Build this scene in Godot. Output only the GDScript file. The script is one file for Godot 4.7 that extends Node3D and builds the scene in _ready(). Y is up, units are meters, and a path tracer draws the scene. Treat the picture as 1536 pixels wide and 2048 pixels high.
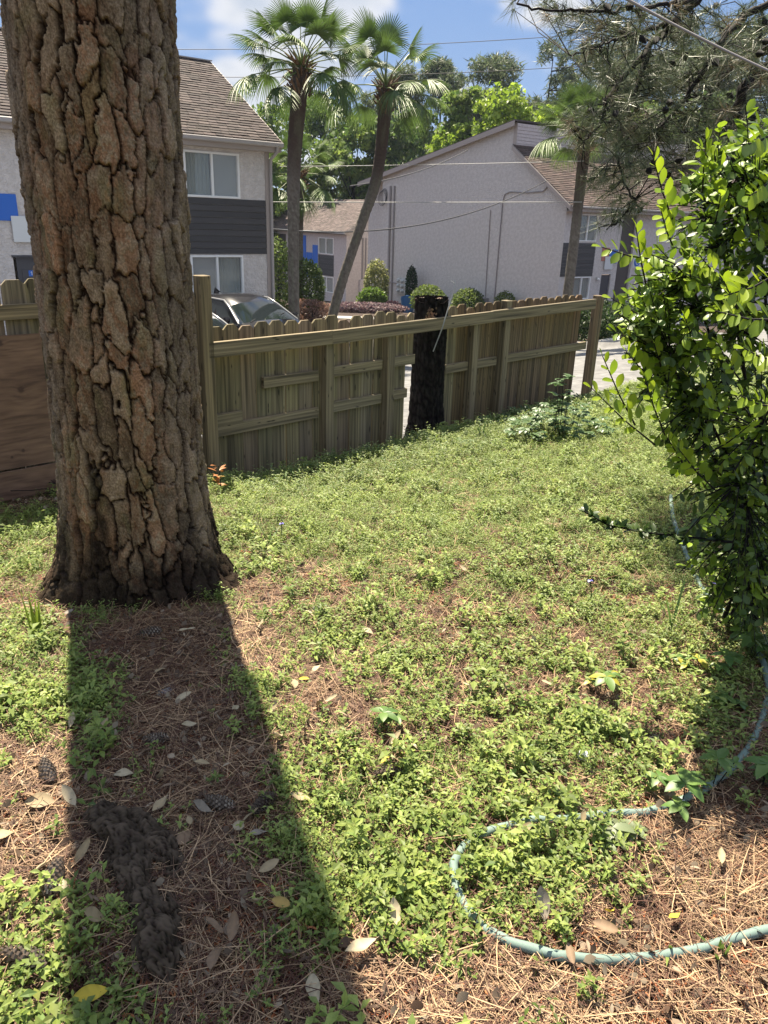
extends Node3D
# A shady back yard: old pine, weathered fence, apartment houses and palms beyond.

const FOCAL := 1518.0
const EYE := Vector3(0, 1.6, 0)
var turn_: Basis
var rng := RandomNumberGenerator.new()
var used := {}
var n_lo := FastNoiseLite.new()
var n_hi := FastNoiseLite.new()


func _ready() -> void:
	rng.seed = 77
	n_lo.seed = 5
	n_lo.frequency = 0.9
	n_lo.fractal_octaves = 3
	n_hi.seed = 9
	n_hi.frequency = 6.0
	n_hi.fractal_octaves = 2
	camera_and_light()
	materials()
	ground()
	houses()
	fence()
	big_pine()
	stump()
	palms()
	far_trees()
	beds()
	cars()
	wires()
	overhead_pine()
	right_shrub()
	hose()
	yard_cover()
	yard_things()


func camera_and_light() -> void:
	turn_ = Basis(Vector3.RIGHT, deg_to_rad(-21.0)) * Basis(Vector3.BACK, deg_to_rad(1.86))
	var cam := Camera3D.new()
	cam.name = "camera"
	cam.transform = Transform3D(turn_, EYE)
	cam.fov = 2.0 * rad_to_deg(atan(1024.0 / FOCAL))
	cam.near = 0.05
	cam.far = 900.0
	add_child(cam)
	cam.current = true
	var e := Environment.new()
	e.background_mode = Environment.BG_SKY
	var sky := Sky.new()
	var pm := PanoramaSkyMaterial.new()
	pm.panorama = ImageTexture.create_from_image(sky_picture())
	sky.sky_material = pm
	e.sky = sky
	e.background_energy_multiplier = 0.30
	e.tonemap_mode = Environment.TONE_MAPPER_LINEAR
	e.tonemap_exposure = 3.1
	e.sdfgi_enabled = true
	e.ssao_enabled = true
	e.ssil_enabled = true
	e.fog_enabled = true
	e.fog_density = 0.00025
	e.fog_light_color = Color(0.85, 0.9, 0.97)
	var we := WorldEnvironment.new()
	we.name = "environment"
	we.environment = e
	add_child(we)
	var sun := DirectionalLight3D.new()
	sun.name = "sun"
	sun.light_energy = 1.6
	sun.light_color = Color(1.0, 0.95, 0.86)
	sun.light_angular_distance = 0.5
	sun.shadow_enabled = true
	var el := deg_to_rad(62.0)
	var az := deg_to_rad(21.0)
	var fall := Vector3(sin(az) * cos(el), -sin(el), cos(az) * cos(el))
	sun.basis = Basis.looking_at(fall, Vector3.UP)
	add_child(sun)


func sky_picture() -> Image:
	var w := 1024
	var h := 512
	var im := Image.create(w, h, false, Image.FORMAT_RGBF)
	var a := FastNoiseLite.new()
	a.seed = 21
	a.frequency = 1.7
	a.fractal_octaves = 6
	a.fractal_gain = 0.55
	var b := FastNoiseLite.new()
	b.seed = 4
	b.frequency = 0.9
	b.fractal_octaves = 3
	var el := deg_to_rad(62.0)
	var az := deg_to_rad(21.0)
	var sun := Vector3(-sin(az) * cos(el), sin(el), -cos(az) * cos(el))
	for j in h:
		var up := (0.5 - (j + 0.5) / h) * PI
		for i in w:
			var ar := ((i + 0.5) / w - 0.5) * TAU
			var d := Vector3(sin(ar) * cos(up), sin(up), -cos(ar) * cos(up))
			var y := maxf(d.y, 0.0)
			var c := Vector3(0.17, 0.36, 0.80).lerp(Vector3(0.55, 0.72, 0.95), pow(1.0 - y, 4.0))
			# clouds lie in a layer, so they flatten towards the horizon
			var q := Vector3(d.x, 0.0, d.z) / (y + 0.22)
			var m := a.get_noise_3d(q.x * 1.5, q.z * 1.5, 3.0) + 0.55 * b.get_noise_3d(q.x, q.z, 8.0)
			var k := smoothstep(-0.12, 0.26, m)
			var thick := smoothstep(0.12, 0.6, m)
			var white := Vector3(1.02, 1.02, 1.04).lerp(Vector3(0.68, 0.75, 0.86), thick)
			c = c.lerp(white, k * smoothstep(-0.02, 0.1, d.y + 0.02) * 0.92)
			var g := maxf(d.dot(sun), 0.0)
			c += Vector3(1.0, 0.95, 0.85) * (0.25 * pow(g, 6.0) + 1.2 * pow(g, 60.0))
			if d.y < 0.0:
				c = c.lerp(Vector3(0.25, 0.27, 0.2), smoothstep(0.0, -0.08, d.y))
			im.set_pixel(i, j, Color(c.x, c.y, c.z))
	return im


# ---------------------------------------------------------------- helpers

func ray(u: float, v: float) -> Vector3:
	return turn_ * Vector3((u - 768.0) / FOCAL, -(v - 1024.0) / FOCAL, -1.0)


func at(u: float, v: float, deep: float) -> Vector3:
	var d := ray(u, v)
	return EYE + d * (deep / -d.z)


func on_ground(u: float, v: float) -> Vector3:
	var d := ray(u, v)
	var t := 0.6
	while t < 60.0:
		var p := EYE + d * t
		if p.y < height(p.x, p.z):
			break
		t += 0.02
	var q := EYE + d * t
	return Vector3(q.x, height(q.x, q.z), q.z)


func fence_s(x: float, z: float) -> float:
	return (x + 1.28) * 0.7 + (-z - 5.7) * 0.714


func fence_q(x: float, z: float) -> float:
	return (x + 1.28) * 0.714 - (-z - 5.7) * 0.7


func lot_height(x: float, z: float) -> float:
	var deep := -z
	if deep > 23.0:
		return -1.65 - 0.077 * (minf(deep, 62.0) - 23.0)
	return lerpf(-0.75, -1.65, smoothstep(0.4, 8.0, -fence_q(x, z)))


func height(x: float, z: float) -> float:
	var s := fence_s(x, z)
	var q := fence_q(x, z)
	var k := smoothstep(-0.9, 0.3, s)
	var base := lerpf(-0.16, -0.50, k)
	var rise := lerpf(-0.13, -0.275, k)
	var bump := n_lo.get_noise_2d(x, z) * 0.03
	if q >= 0.5:
		return lerpf(rise, 0.0, smoothstep(0.4, 3.3, q)) + bump
	if q >= 0.0:
		return lerpf(base, rise, smoothstep(0.0, 0.5, q)) + bump
	return lerpf(base + bump, lot_height(x, z), smoothstep(0.0, 0.55, -q))


func numbered(called: String, parent: Node) -> String:
	var key := str(parent.get_instance_id()) + "/" + called
	var k: int = used.get(key, 0)
	used[key] = k + 1
	return called if k == 0 else "%s_%03d" % [called, k]


func thing(called: String, label: String, category: String, where: Vector3, group := "", basis_ := Basis.IDENTITY) -> Node3D:
	var o := Node3D.new()
	o.name = numbered(called, self)
	add_child(o, true)
	o.transform = Transform3D(basis_, where)
	tag(o, label, category, group)
	return o


func tag(o: Node3D, label: String, category: String, group := "", kind := "") -> void:
	o.set_meta("label", label)
	o.set_meta("category", category)
	if group != "":
		o.set_meta("group", group)
	if kind != "":
		o.set_meta("kind", kind)


func put(parent: Node3D, called: String, mesh: Mesh, m: Material, where := Vector3.ZERO, basis_ := Basis.IDENTITY) -> MeshInstance3D:
	var o := MeshInstance3D.new()
	o.name = numbered(called, parent)
	o.mesh = mesh
	if m:
		o.material_override = m
	parent.add_child(o, true)
	o.transform = Transform3D(basis_, where)
	return o


func scatter(parent: Node3D, called: String, mesh: Mesh, m: Material, places: Array, tints: PackedColorArray) -> MultiMeshInstance3D:
	var mm := MultiMesh.new()
	mm.transform_format = MultiMesh.TRANSFORM_3D
	mm.use_colors = true
	mm.mesh = mesh
	mm.instance_count = places.size()
	for i in places.size():
		mm.set_instance_transform(i, places[i])
		mm.set_instance_color(i, tints[i])
	var o := MultiMeshInstance3D.new()
	o.name = numbered(called, parent)
	o.multimesh = mm
	o.material_override = m
	parent.add_child(o, true)
	o.set_meta("kind", "stuff")
	return o


func pick(a: float, b: float) -> float:
	return rng.randf_range(a, b)


func upright(yaw: float, tilt := 0.0, grow := 1.0) -> Basis:
	return (Basis(Vector3.UP, yaw) * Basis(Vector3.RIGHT, tilt)).scaled(Vector3.ONE * grow)


func jit(c: Color, k: float) -> Color:
	var f := 1.0 + pick(-k, k)
	return Color(c.r * f * (1.0 + pick(-k, k) * 0.3), c.g * f, c.b * f * (1.0 + pick(-k, k) * 0.3))


class MB:
	var v := PackedVector3Array()
	var n := PackedVector3Array()
	var t := PackedVector2Array()
	var c := PackedColorArray()
	var ix := PackedInt32Array()
	var col := Color(1, 1, 1)
	var uvo := Vector2.ZERO

	func vert(p: Vector3, nn: Vector3, u := Vector2.ZERO) -> int:
		v.append(p)
		n.append(nn)
		t.append(u)
		c.append(col)
		return v.size() - 1

	func face(a: int, b: int, d: int) -> void:
		# keeps the winding in line with the normals (front faces run clockwise)
		if (v[b] - v[a]).cross(v[d] - v[a]).dot(n[a]) > 0.0:
			ix.append_array([a, d, b])
		else:
			ix.append_array([a, b, d])

	func tri(a: Vector3, b: Vector3, d: Vector3) -> void:
		var nn := (d - a).cross(b - a).normalized()
		var k := v.size()
		v.append_array([a, b, d])
		n.append_array([nn, nn, nn])
		t.append_array([Vector2.ZERO, Vector2.ZERO, Vector2.ZERO])
		c.append_array([col, col, col])
		ix.append_array([k, k + 1, k + 2])

	func quad(a: Vector3, b: Vector3, d: Vector3, e: Vector3, ua := Vector2.ZERO, ub := Vector2.RIGHT, ud := Vector2.ONE, ue := Vector2.DOWN) -> void:
		var nn := (d - a).cross(b - a).normalized()
		var k := v.size()
		v.append_array([a, b, d, e])
		n.append_array([nn, nn, nn, nn])
		t.append_array([ua + uvo, ub + uvo, ud + uvo, ue + uvo])
		c.append_array([col, col, col, col])
		ix.append_array([k, k + 1, k + 2, k, k + 2, k + 3])

	func out_quad(a: Vector3, b: Vector3, d: Vector3, e: Vector3, outward: Vector3, ua := Vector2.ZERO, ub := Vector2.RIGHT, ud := Vector2.ONE, ue := Vector2.DOWN) -> void:
		if (d - a).cross(b - a).dot(outward) < 0.0:
			quad(a, e, d, b, ua, ue, ud, ub)
		else:
			quad(a, b, d, e, ua, ub, ud, ue)

	# a box with its grain (v) along its longest side; lo and hi are corners in the frame x
	func box(lo: Vector3, hi: Vector3, x := Transform3D.IDENTITY, bev := 0.0) -> void:
		var s := hi - lo
		var long_ := 0
		if s.y >= s.x and s.y >= s.z:
			long_ = 1
		elif s.z >= s.x and s.z >= s.y:
			long_ = 2
		var m := (lo + hi) * 0.5
		var h := s * 0.5
		var b := minf(bev, minf(h.x, minf(h.y, h.z)) * 0.9)
		for ax in 3:
			var u := (ax + 1) % 3
			var w := (ax + 2) % 3
			for sg in [-1.0, 1.0]:
				var o := Vector3.ZERO
				o[ax] = sg
				var ps := []
				var us := []
				for k in [[-1, -1], [1, -1], [1, 1], [-1, 1]]:
					var p := Vector3.ZERO
					p[ax] = sg * h[ax]
					p[u] = k[0] * (h[u] - b)
					p[w] = k[1] * (h[w] - b)
					ps.append(x * (m + p))
					var along: float = p[long_]
					var across: float = p[w] if u == long_ else p[u]
					us.append(Vector2(across + ax * 0.17 + sg * 0.05, along))
				out_quad(ps[0], ps[1], ps[2], ps[3], x.basis * o, us[0], us[1], us[2], us[3])
		if b > 0.0:
			for ax in 3:
				var u2 := (ax + 1) % 3
				var w2 := (ax + 2) % 3
				for su in [-1.0, 1.0]:
					for sw in [-1.0, 1.0]:
						var o2 := Vector3.ZERO
						o2[u2] = su
						o2[w2] = sw
						var r := []
						for k in [[-1, 0], [1, 0], [1, 1], [-1, 1]]:
							var p2 := Vector3.ZERO
							p2[ax] = k[0] * (h[ax] - b)
							p2[u2] = su * (h[u2] - (b if k[1] == 0 else 0.0))
							p2[w2] = sw * (h[w2] - (0.0 if k[1] == 0 else b))
							r.append(x * (m + p2))
						out_quad(r[0], r[1], r[2], r[3], x.basis * o2, Vector2(0, r[0].y), Vector2(0.02, r[1].y), Vector2(0.02, r[2].y), Vector2(0, r[3].y))

	func tube(path: PackedVector3Array, radii: PackedFloat32Array, sides := 8, cap := true) -> void:
		var up := Vector3(0.13, 0.31, 0.94)
		var k0 := v.size()
		var run := 0.0
		for i in path.size():
			var d := (path[mini(i + 1, path.size() - 1)] - path[maxi(i - 1, 0)]).normalized()
			up = (up - d * up.dot(d)).normalized()
			var side := d.cross(up)
			if i > 0:
				run += path[i].distance_to(path[i - 1])
			for j in sides + 1:
				var a := TAU * j / sides
				var nn := up * cos(a) + side * sin(a)
				vert(path[i] + nn * radii[i], nn, Vector2(float(j) / sides, run))
		var m := sides + 1
		for i in path.size() - 1:
			for j in sides:
				var q := k0 + i * m + j
				face(q, q + 1, q + m + 1)
				face(q, q + m + 1, q + m)
		if cap:
			for e in [0, path.size() - 1]:
				var o := path[e] - path[1 if e == 0 else e - 1]
				var k := vert(path[e], o.normalized())
				for j in sides:
					var p := v[k0 + e * m + j]
					var r := v[k0 + e * m + j + 1]
					var i1 := vert(p, o.normalized())
					var i2 := vert(r, o.normalized())
					face(k, i1, i2)

	# a leaf that lies along -z of x, upper side +y
	func leaf(x: Transform3D, length: float, wide: float, fold := 0.2, curl := 0.2, segs := 4, blunt := 0.9, wave := 0.0) -> void:
		var k0 := v.size()
		for i in segs + 1:
			var f := float(i) / segs
			var w := wide * 0.5 * pow(maxf(sin(PI * pow(clampf(f, 0.0, 1.0), blunt)), 0.0), 0.8 if blunt < 1.0 else 0.6)
			var ang := curl * f
			var z := -length * f * (1.0 - 0.15 * ang * ang)
			var y := -length * f * f * curl * 0.5
			var wv := sin(f * 9.0) * wave
			var nn := Vector3(0, cos(ang), -sin(ang))
			vert(x * Vector3(-w, y + w * fold + wv, z), (x.basis * (nn + Vector3(fold, 0, 0))).normalized(), Vector2(0, f))
			vert(x * Vector3(0, y, z), (x.basis * nn).normalized(), Vector2(0.5, f))
			vert(x * Vector3(w, y + w * fold - wv, z), (x.basis * (nn - Vector3(fold, 0, 0))).normalized(), Vector2(1, f))
		for i in segs:
			var a := k0 + i * 3
			if i > 0:
				face(a, a + 1, a + 4)
				face(a + 1, a + 2, a + 5)
			if i < segs - 1 or true:
				face(a, a + 4, a + 3)
				face(a + 1, a + 5, a + 4)

	func blade(p: Vector3, d: Vector3, length: float, w: float, droop: float, segs := 3) -> void:
		var side := d.cross(Vector3.UP)
		side = Vector3.RIGHT if side.length() < 0.05 else side.normalized()
		var k0 := v.size()
		for i in segs + 1:
			var f := float(i) / segs
			var q := p + d * length * f + Vector3.DOWN * droop * length * f * f
			var ww := w * 0.5 * (1.0 - pow(f, 2.2))
			var dd := (d + Vector3.DOWN * droop * 2.0 * f).normalized()
			var nn := side.cross(dd).normalized()
			if nn.y < 0:
				nn = -nn
			vert(q - side * ww, nn, Vector2(0, f))
			vert(q + side * ww, nn, Vector2(1, f))
		for i in segs:
			var a := k0 + i * 2
			face(a, a + 1, a + 3)
			face(a, a + 3, a + 2)

	# a grid of points; normals are averaged from the faces
	func sheet(pts: PackedVector3Array, cols: int, cc: PackedColorArray, closed := false, uvs := PackedVector2Array()) -> void:
		var k0 := v.size()
		var rows := pts.size() / cols
		var nn := PackedVector3Array()
		nn.resize(pts.size())
		var tr := PackedInt32Array()
		for j in rows - 1:
			for i in (cols if closed else cols - 1):
				var a := j * cols + i
				var b := j * cols + (i + 1) % cols
				var d := b + cols
				var e := a + cols
				var f := (pts[d] - pts[a]).cross(pts[e] - pts[b])
				nn[a] += f
				nn[b] += f
				nn[d] += f
				nn[e] += f
				tr.append_array([k0 + a, k0 + d, k0 + b, k0 + a, k0 + e, k0 + d])
		for i in pts.size():
			nn[i] = nn[i].normalized()
		v.append_array(pts)
		n.append_array(nn)
		if uvs.size() == pts.size():
			t.append_array(uvs)
		else:
			var z := PackedVector2Array()
			z.resize(pts.size())
			t.append_array(z)
		c.append_array(cc)
		ix.append_array(tr)

	func mesh() -> ArrayMesh:
		var a := []
		a.resize(Mesh.ARRAY_MAX)
		a[Mesh.ARRAY_VERTEX] = v
		a[Mesh.ARRAY_NORMAL] = n
		a[Mesh.ARRAY_TEX_UV] = t
		a[Mesh.ARRAY_COLOR] = c
		a[Mesh.ARRAY_INDEX] = ix
		var m := ArrayMesh.new()
		m.add_surface_from_arrays(Mesh.PRIMITIVE_TRIANGLES, a)
		return m


# ---------------------------------------------------------------- materials

var M := {}


func plain(col: Color, rough := 0.8, vc := false) -> StandardMaterial3D:
	var m := StandardMaterial3D.new()
	m.albedo_color = col.linear_to_srgb()
	m.roughness = rough
	m.vertex_color_use_as_albedo = vc
	return m


func noise_tex(sd: int, freq: float, octaves: int, lo: Color, hi: Color, size := 512, kind := FastNoiseLite.TYPE_SIMPLEX_SMOOTH, mid := -1.0) -> NoiseTexture2D:
	var f := FastNoiseLite.new()
	f.noise_type = kind
	f.seed = sd
	f.frequency = freq
	f.fractal_octaves = octaves
	f.fractal_gain = 0.6
	var t := NoiseTexture2D.new()
	t.width = size
	t.height = size
	t.seamless = true
	t.noise = f
	var g := Gradient.new()
	g.set_color(0, lo.linear_to_srgb())
	g.set_color(1, hi.linear_to_srgb())
	if mid > 0.0:
		g.set_offset(0, 0.5 - mid)
		g.set_offset(1, 0.5 + mid)
	t.color_ramp = g
	return t


func wood_picture(w: int, h: int, a: Color, b: Color, sd: int, fx: float, fy: float, knots: int, wave: float) -> ImageTexture:
	var im := Image.create(w, h, false, Image.FORMAT_RGB8)
	var f := FastNoiseLite.new()
	f.seed = sd
	f.frequency = 1.0
	f.fractal_octaves = 4
	f.fractal_gain = 0.6
	var g := FastNoiseLite.new()
	g.seed = sd + 1
	g.frequency = 1.0
	g.fractal_octaves = 2
	var r := RandomNumberGenerator.new()
	r.seed = sd
	var ks := []
	for i in knots:
		ks.append(Vector3(r.randf(), r.randf(), r.randf_range(0.012, 0.032)))
	for j in h:
		var y := float(j) / h
		var ay := cos(y * TAU) * fy
		var by := sin(y * TAU) * fy
		for i in w:
			var x := float(i) / w
			var bend := 0.0
			var dark := 0.0
			for k in ks:
				var dx := absf(x - k.x)
				dx = minf(dx, 1.0 - dx)
				var dy := absf(y - k.y) * 2.2
				var rr := sqrt(dx * dx * 3.0 + dy * dy)
				bend += 0.018 * exp(-rr * rr / (k.z * k.z * 12.0))
				dark += exp(-rr * rr / (k.z * k.z))
			var xx := (x + bend) * fx
			var s := f.get_noise_3d(xx, ay * 0.5, by * 0.5)
			var low := g.get_noise_3d(x * 7.0, ay * 0.25, by * 0.25 + 9.0)
			var ring := sin((xx * 0.35 + g.get_noise_3d(x * 3.0, ay * 0.2, by * 0.2) * wave) * TAU)
			var k2 := clampf(0.52 + 0.40 * s + 0.10 * ring + 0.46 * low - dark * 1.0, 0.0, 1.0)
			im.set_pixel(i, j, a.lerp(b, k2).linear_to_srgb())
	return ImageTexture.create_from_image(im)


func leafy(back: float, rough := 0.5) -> StandardMaterial3D:
	var m := plain(Color(1, 1, 1), rough, true)
	m.backlight_enabled = true
	m.backlight = Color(back, back, back)
	return m


func materials() -> void:
	var wood := StandardMaterial3D.new()
	wood.albedo_texture = wood_picture(256, 1024, Color(0.034, 0.027, 0.016), Color(0.35, 0.285, 0.175), 3, 30.0, 0.6, 13, 1.2)
	wood.vertex_color_use_as_albedo = true
	wood.roughness = 0.85
	wood.uv1_scale = Vector3(3.4, 0.62, 1)
	wood.heightmap_enabled = true
	wood.heightmap_texture = wood.albedo_texture
	wood.heightmap_scale = 0.2
	M.wood = wood
	var wb := wood.duplicate()
	wb.albedo_color = Color(0.74, 0.62, 0.53).linear_to_srgb()
	M.wood_brown = wb
	var ply := StandardMaterial3D.new()
	ply.albedo_texture = wood_picture(256, 512, Color(0.075, 0.04, 0.026), Color(0.26, 0.155, 0.095), 8, 44.0, 1.2, 4, 3.0)
	ply.roughness = 0.8
	ply.uv1_scale = Vector3(1.1, 1.0, 1)
	M.ply = ply
	# stucco
	var st := plain(Color(0.63, 0.59, 0.56), 0.92)
	st.albedo_texture = noise_tex(2, 0.02, 5, Color(0.84, 0.835, 0.83), Color(1, 1, 1), 512, FastNoiseLite.TYPE_SIMPLEX_SMOOTH, 0.3)
	st.heightmap_enabled = true
	st.heightmap_texture = noise_tex(6, 0.05, 3, Color(0, 0, 0), Color(1, 1, 1), 512, FastNoiseLite.TYPE_SIMPLEX_SMOOTH, 0.2)
	st.heightmap_scale = 1.3
	st.uv1_triplanar = true
	st.uv1_scale = Vector3.ONE * 0.45
	st.metallic_specular = 0.2
	M.stucco = st
	var s2 := st.duplicate()
	s2.albedo_color = Color(0.60, 0.535, 0.515).linear_to_srgb()
	M.stucco_pink = s2
	M.trim = plain(Color(0.35, 0.30, 0.27), 0.6)
	M.white = plain(Color(0.78, 0.78, 0.76), 0.4)
	M.gutter = plain(Color(0.34, 0.31, 0.29), 0.45)
	M.siding = plain(Color(0.052, 0.050, 0.051), 0.8)
	M.siding2 = plain(Color(0.062, 0.059, 0.060), 0.8)
	M.door = plain(Color(0.045, 0.045, 0.055), 0.5)
	M.brown = plain(Color(0.075, 0.062, 0.058), 0.8)
	M.blue = plain(Color(0.015, 0.12, 0.50), 0.5)
	M.red = plain(Color(0.33, 0.045, 0.045), 0.5)
	M.salmon = plain(Color(0.42, 0.16, 0.12), 0.6)
	M.boardwhite = plain(Color(0.60, 0.62, 0.62), 0.6)
	M.conduit = plain(Color(0.26, 0.235, 0.23), 0.6)
	M.metal = plain(Color(0.45, 0.44, 0.42), 0.5)
	M.wire = plain(Color(0.05, 0.05, 0.05), 0.6)
	M.wire_pale = plain(Color(0.30, 0.30, 0.29), 0.5)
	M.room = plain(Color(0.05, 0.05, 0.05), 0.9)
	var pane := plain(Color(0.9, 0.95, 0.95), 0.03)
	pane.transparency = BaseMaterial3D.TRANSPARENCY_ALPHA
	pane.albedo_color.a = 0.12
	pane.metallic_specular = 0.5
	M.pane = pane
	var blind := StandardMaterial3D.new()
	var bi := Image.create(4, 64, false, Image.FORMAT_RGB8)
	for j in 64:
		var f := 0.13 + 0.13 * absf(sin(j * PI / 4.0))
		for i in 4:
			bi.set_pixel(i, j, Color(f * 0.93, f, f * 0.97).linear_to_srgb())
	blind.albedo_texture = ImageTexture.create_from_image(bi)
	blind.roughness = 0.7
	M.blind = blind
	M.curtain = plain(Color(0.15, 0.18, 0.165), 0.9)
	var sh := plain(Color(1, 1, 1), 0.95, true)
	sh.albedo_texture = noise_tex(12, 0.08, 3, Color(0.6, 0.6, 0.6), Color(1, 1, 1), 256)
	sh.uv1_triplanar = true
	sh.uv1_scale = Vector3.ONE * 1.3
	M.shingle = sh
	# soils and paving
	var so := StandardMaterial3D.new()
	so.albedo_texture = noise_tex(31, 0.03, 6, Color(0.010, 0.006, 0.004), Color(0.085, 0.046, 0.028), 1024, FastNoiseLite.TYPE_SIMPLEX_SMOOTH, 0.32)
	so.roughness = 0.95
	so.uv1_triplanar = true
	so.uv1_world_triplanar = true
	so.uv1_scale = Vector3.ONE * 1.4
	so.heightmap_enabled = true
	so.heightmap_texture = noise_tex(33, 0.06, 5, Color(0, 0, 0), Color(1, 1, 1), 512)
	so.heightmap_scale = 2.0
	M.soil = so
	var asph := StandardMaterial3D.new()
	asph.albedo_texture = noise_tex(41, 0.012, 6, Color(0.10, 0.098, 0.096), Color(0.20, 0.197, 0.19), 1024, FastNoiseLite.TYPE_SIMPLEX_SMOOTH, 0.3)
	asph.roughness = 0.9
	asph.uv1_triplanar = true
	asph.uv1_world_triplanar = true
	asph.uv1_scale = Vector3.ONE * 0.25
	M.asphalt = asph
	M.concrete = plain(Color(0.42, 0.41, 0.38), 0.9)
	M.concrete.albedo_texture = noise_tex(44, 0.03, 4, Color(0.75, 0.75, 0.75), Color(1, 1, 1), 256)
	M.concrete.uv1_triplanar = true
	# plants
	M.leaf = leafy(0.75, 0.45)
	M.leaf_young = leafy(1.0, 0.45)
	M.leaf_old = leafy(0.6, 0.3)
	M.leaf_old.albedo_color = Color(0.42, 0.5, 0.42).linear_to_srgb()
	M.leaf_gloss = leafy(0.85, 0.42)
	M.grass = leafy(0.85, 0.55)
	M.needle = leafy(0.6, 0.45)
	M.dry = leafy(0.4, 0.75)
	M.frond = leafy(0.8, 0.5)
	M.far_leaf = leafy(1.0, 0.55)
	M.twig = plain(Color(0.075, 0.055, 0.045), 0.9, true)
	var bark := plain(Color(1, 1, 1), 0.95, true)
	bark.albedo_texture = noise_tex(51, 0.05, 5, Color(0.38, 0.35, 0.33), Color(1, 1, 1), 512, FastNoiseLite.TYPE_SIMPLEX_SMOOTH, 0.33)
	bark.uv1_triplanar = true
	bark.uv1_scale = Vector3(4.5, 3.0, 4.5)
	bark.heightmap_enabled = true
	bark.heightmap_texture = noise_tex(52, 0.09, 5, Color(0, 0, 0), Color(1, 1, 1), 512)
	bark.heightmap_scale = 0.45
	bark.metallic_specular = 0.15
	M.bark = bark
	var pb := plain(Color(1, 1, 1), 0.95, true)
	pb.albedo_texture = noise_tex(55, 0.04, 4, Color(0.55, 0.53, 0.5), Color(1, 1, 1), 256)
	pb.uv1_triplanar = true
	pb.uv1_scale = Vector3(2, 1.2, 2)
	M.palm_bark = pb
	M.plain_vc = plain(Color(1, 1, 1), 0.8, true)
	M.dull_vc = plain(Color(1, 1, 1), 0.95, true)
	M.dull_vc.metallic_specular = 0.15


# ---------------------------------------------------------------- ground

func lines(core_lo: float, core_hi: float, step: float, far_lo: float, far_hi: float) -> PackedFloat32Array:
	var r := PackedFloat32Array()
	var x := core_lo
	while x <= core_hi:
		r.append(x)
		x += step
	var d := step
	while r[r.size() - 1] < far_hi:
		d *= 1.13
		r.append(r[r.size() - 1] + d)
	d = step
	while r[0] > far_lo:
		d *= 1.13
		r.insert(0, r[0] - d)
	return r


func ground() -> void:
	var xs := lines(-3.6, 4.2, 0.07, -420.0, 420.0)
	var ds := lines(0.2, 9.6, 0.07, -60.0, 620.0)
	var pts := PackedVector3Array()
	var cc := PackedColorArray()
	for d in ds:
		for x in xs:
			var y := height(x, -d)
			if fence_q(x, -d) > 0.0 and d > 0.0 and d < 12.0:
				y += n_hi.get_noise_2d(x, d) * 0.012
			pts.append(Vector3(x, y, -d))
			cc.append(Color(1, 1, 1))
	var mb := MB.new()
	mb.sheet(pts, xs.size(), cc)
	var g := put(self, "ground", mb.mesh(), M.soil)
	tag(g, "brown earth of the yard under pine straw and weeds", "ground", "", "structure")
	# the car park behind the fence, 6 mm above the ground sheet
	mb = MB.new()
	pts = PackedVector3Array()
	cc = PackedColorArray()
	var cols := 70
	for j in 60:
		for i in cols:
			var s := -16.0 + i * 0.62
			var far := 14.0 if s < 9.0 else lerpf(14.0, 6.2, smoothstep(9.0, 14.0, s))
			if s > 6.5 and s < 17.0:
				far = lerpf(27.0, 14.0, smoothstep(12.0, 17.0, s))
			if s >= 15.5:
				far = 6.2
			var q := -0.42 - (far - 0.42) * j / 59.0
			var x := -1.28 + s * 0.7 + q * 0.714
			var z := -(5.7 + s * 0.714 - q * 0.7)
			pts.append(Vector3(x, height(x, z) + 0.012, z))
			cc.append(Color(1, 1, 1))
	mb.sheet(pts, cols, cc)
	tag(put(self, "car_park", mb.mesh(), M.asphalt), "sunlit grey asphalt of the car park behind the fence", "pavement", "", "structure")
	# concrete walk in front of the planting bed
	mb = MB.new()
	pts = PackedVector3Array()
	cc = PackedColorArray()
	for j in 2:
		for i in 12:
			var p := at(640.0 + i * 20.0, 640.0, 34.5 + j * 2.6).lerp(at(640.0 + i * 20.0, 640.0, 34.5 + j * 2.6), 0.0)
			p.y = height(p.x, p.z) + 0.03
			pts.append(p)
			cc.append(Color(1, 1, 1))
	mb.sheet(pts, 12, cc)
	tag(put(self, "walk", mb.mesh(), M.concrete), "pale concrete walk in front of the purple planting bed", "path", "", "structure")
	# kerb beside the hedge at the far edge of the car park
	mb = MB.new()
	var kp := PackedVector3Array()
	for i in 20:
		var s := 13.5 + i * 0.8
		var x := -1.28 + s * 0.7 - 6.25 * 0.714
		var z := -(5.7 + s * 0.714 + 6.25 * 0.7)
		kp.append(Vector3(x, height(x, z), z))
	for i in 19:
		var a := kp[i]
		var d := (kp[i + 1] - a)
		var f := Basis(d.normalized(), Vector3.UP, d.normalized().cross(Vector3.UP))
		mb.box(Vector3(0, -0.05, -0.08), Vector3(d.length() - 0.01, 0.13, 0.08), Transform3D(f, a), 0.02)
	tag(put(self, "kerb", mb.mesh(), M.concrete), "concrete kerb between the car park and the hedge", "kerb", "", "structure")


# ---------------------------------------------------------------- houses

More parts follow.
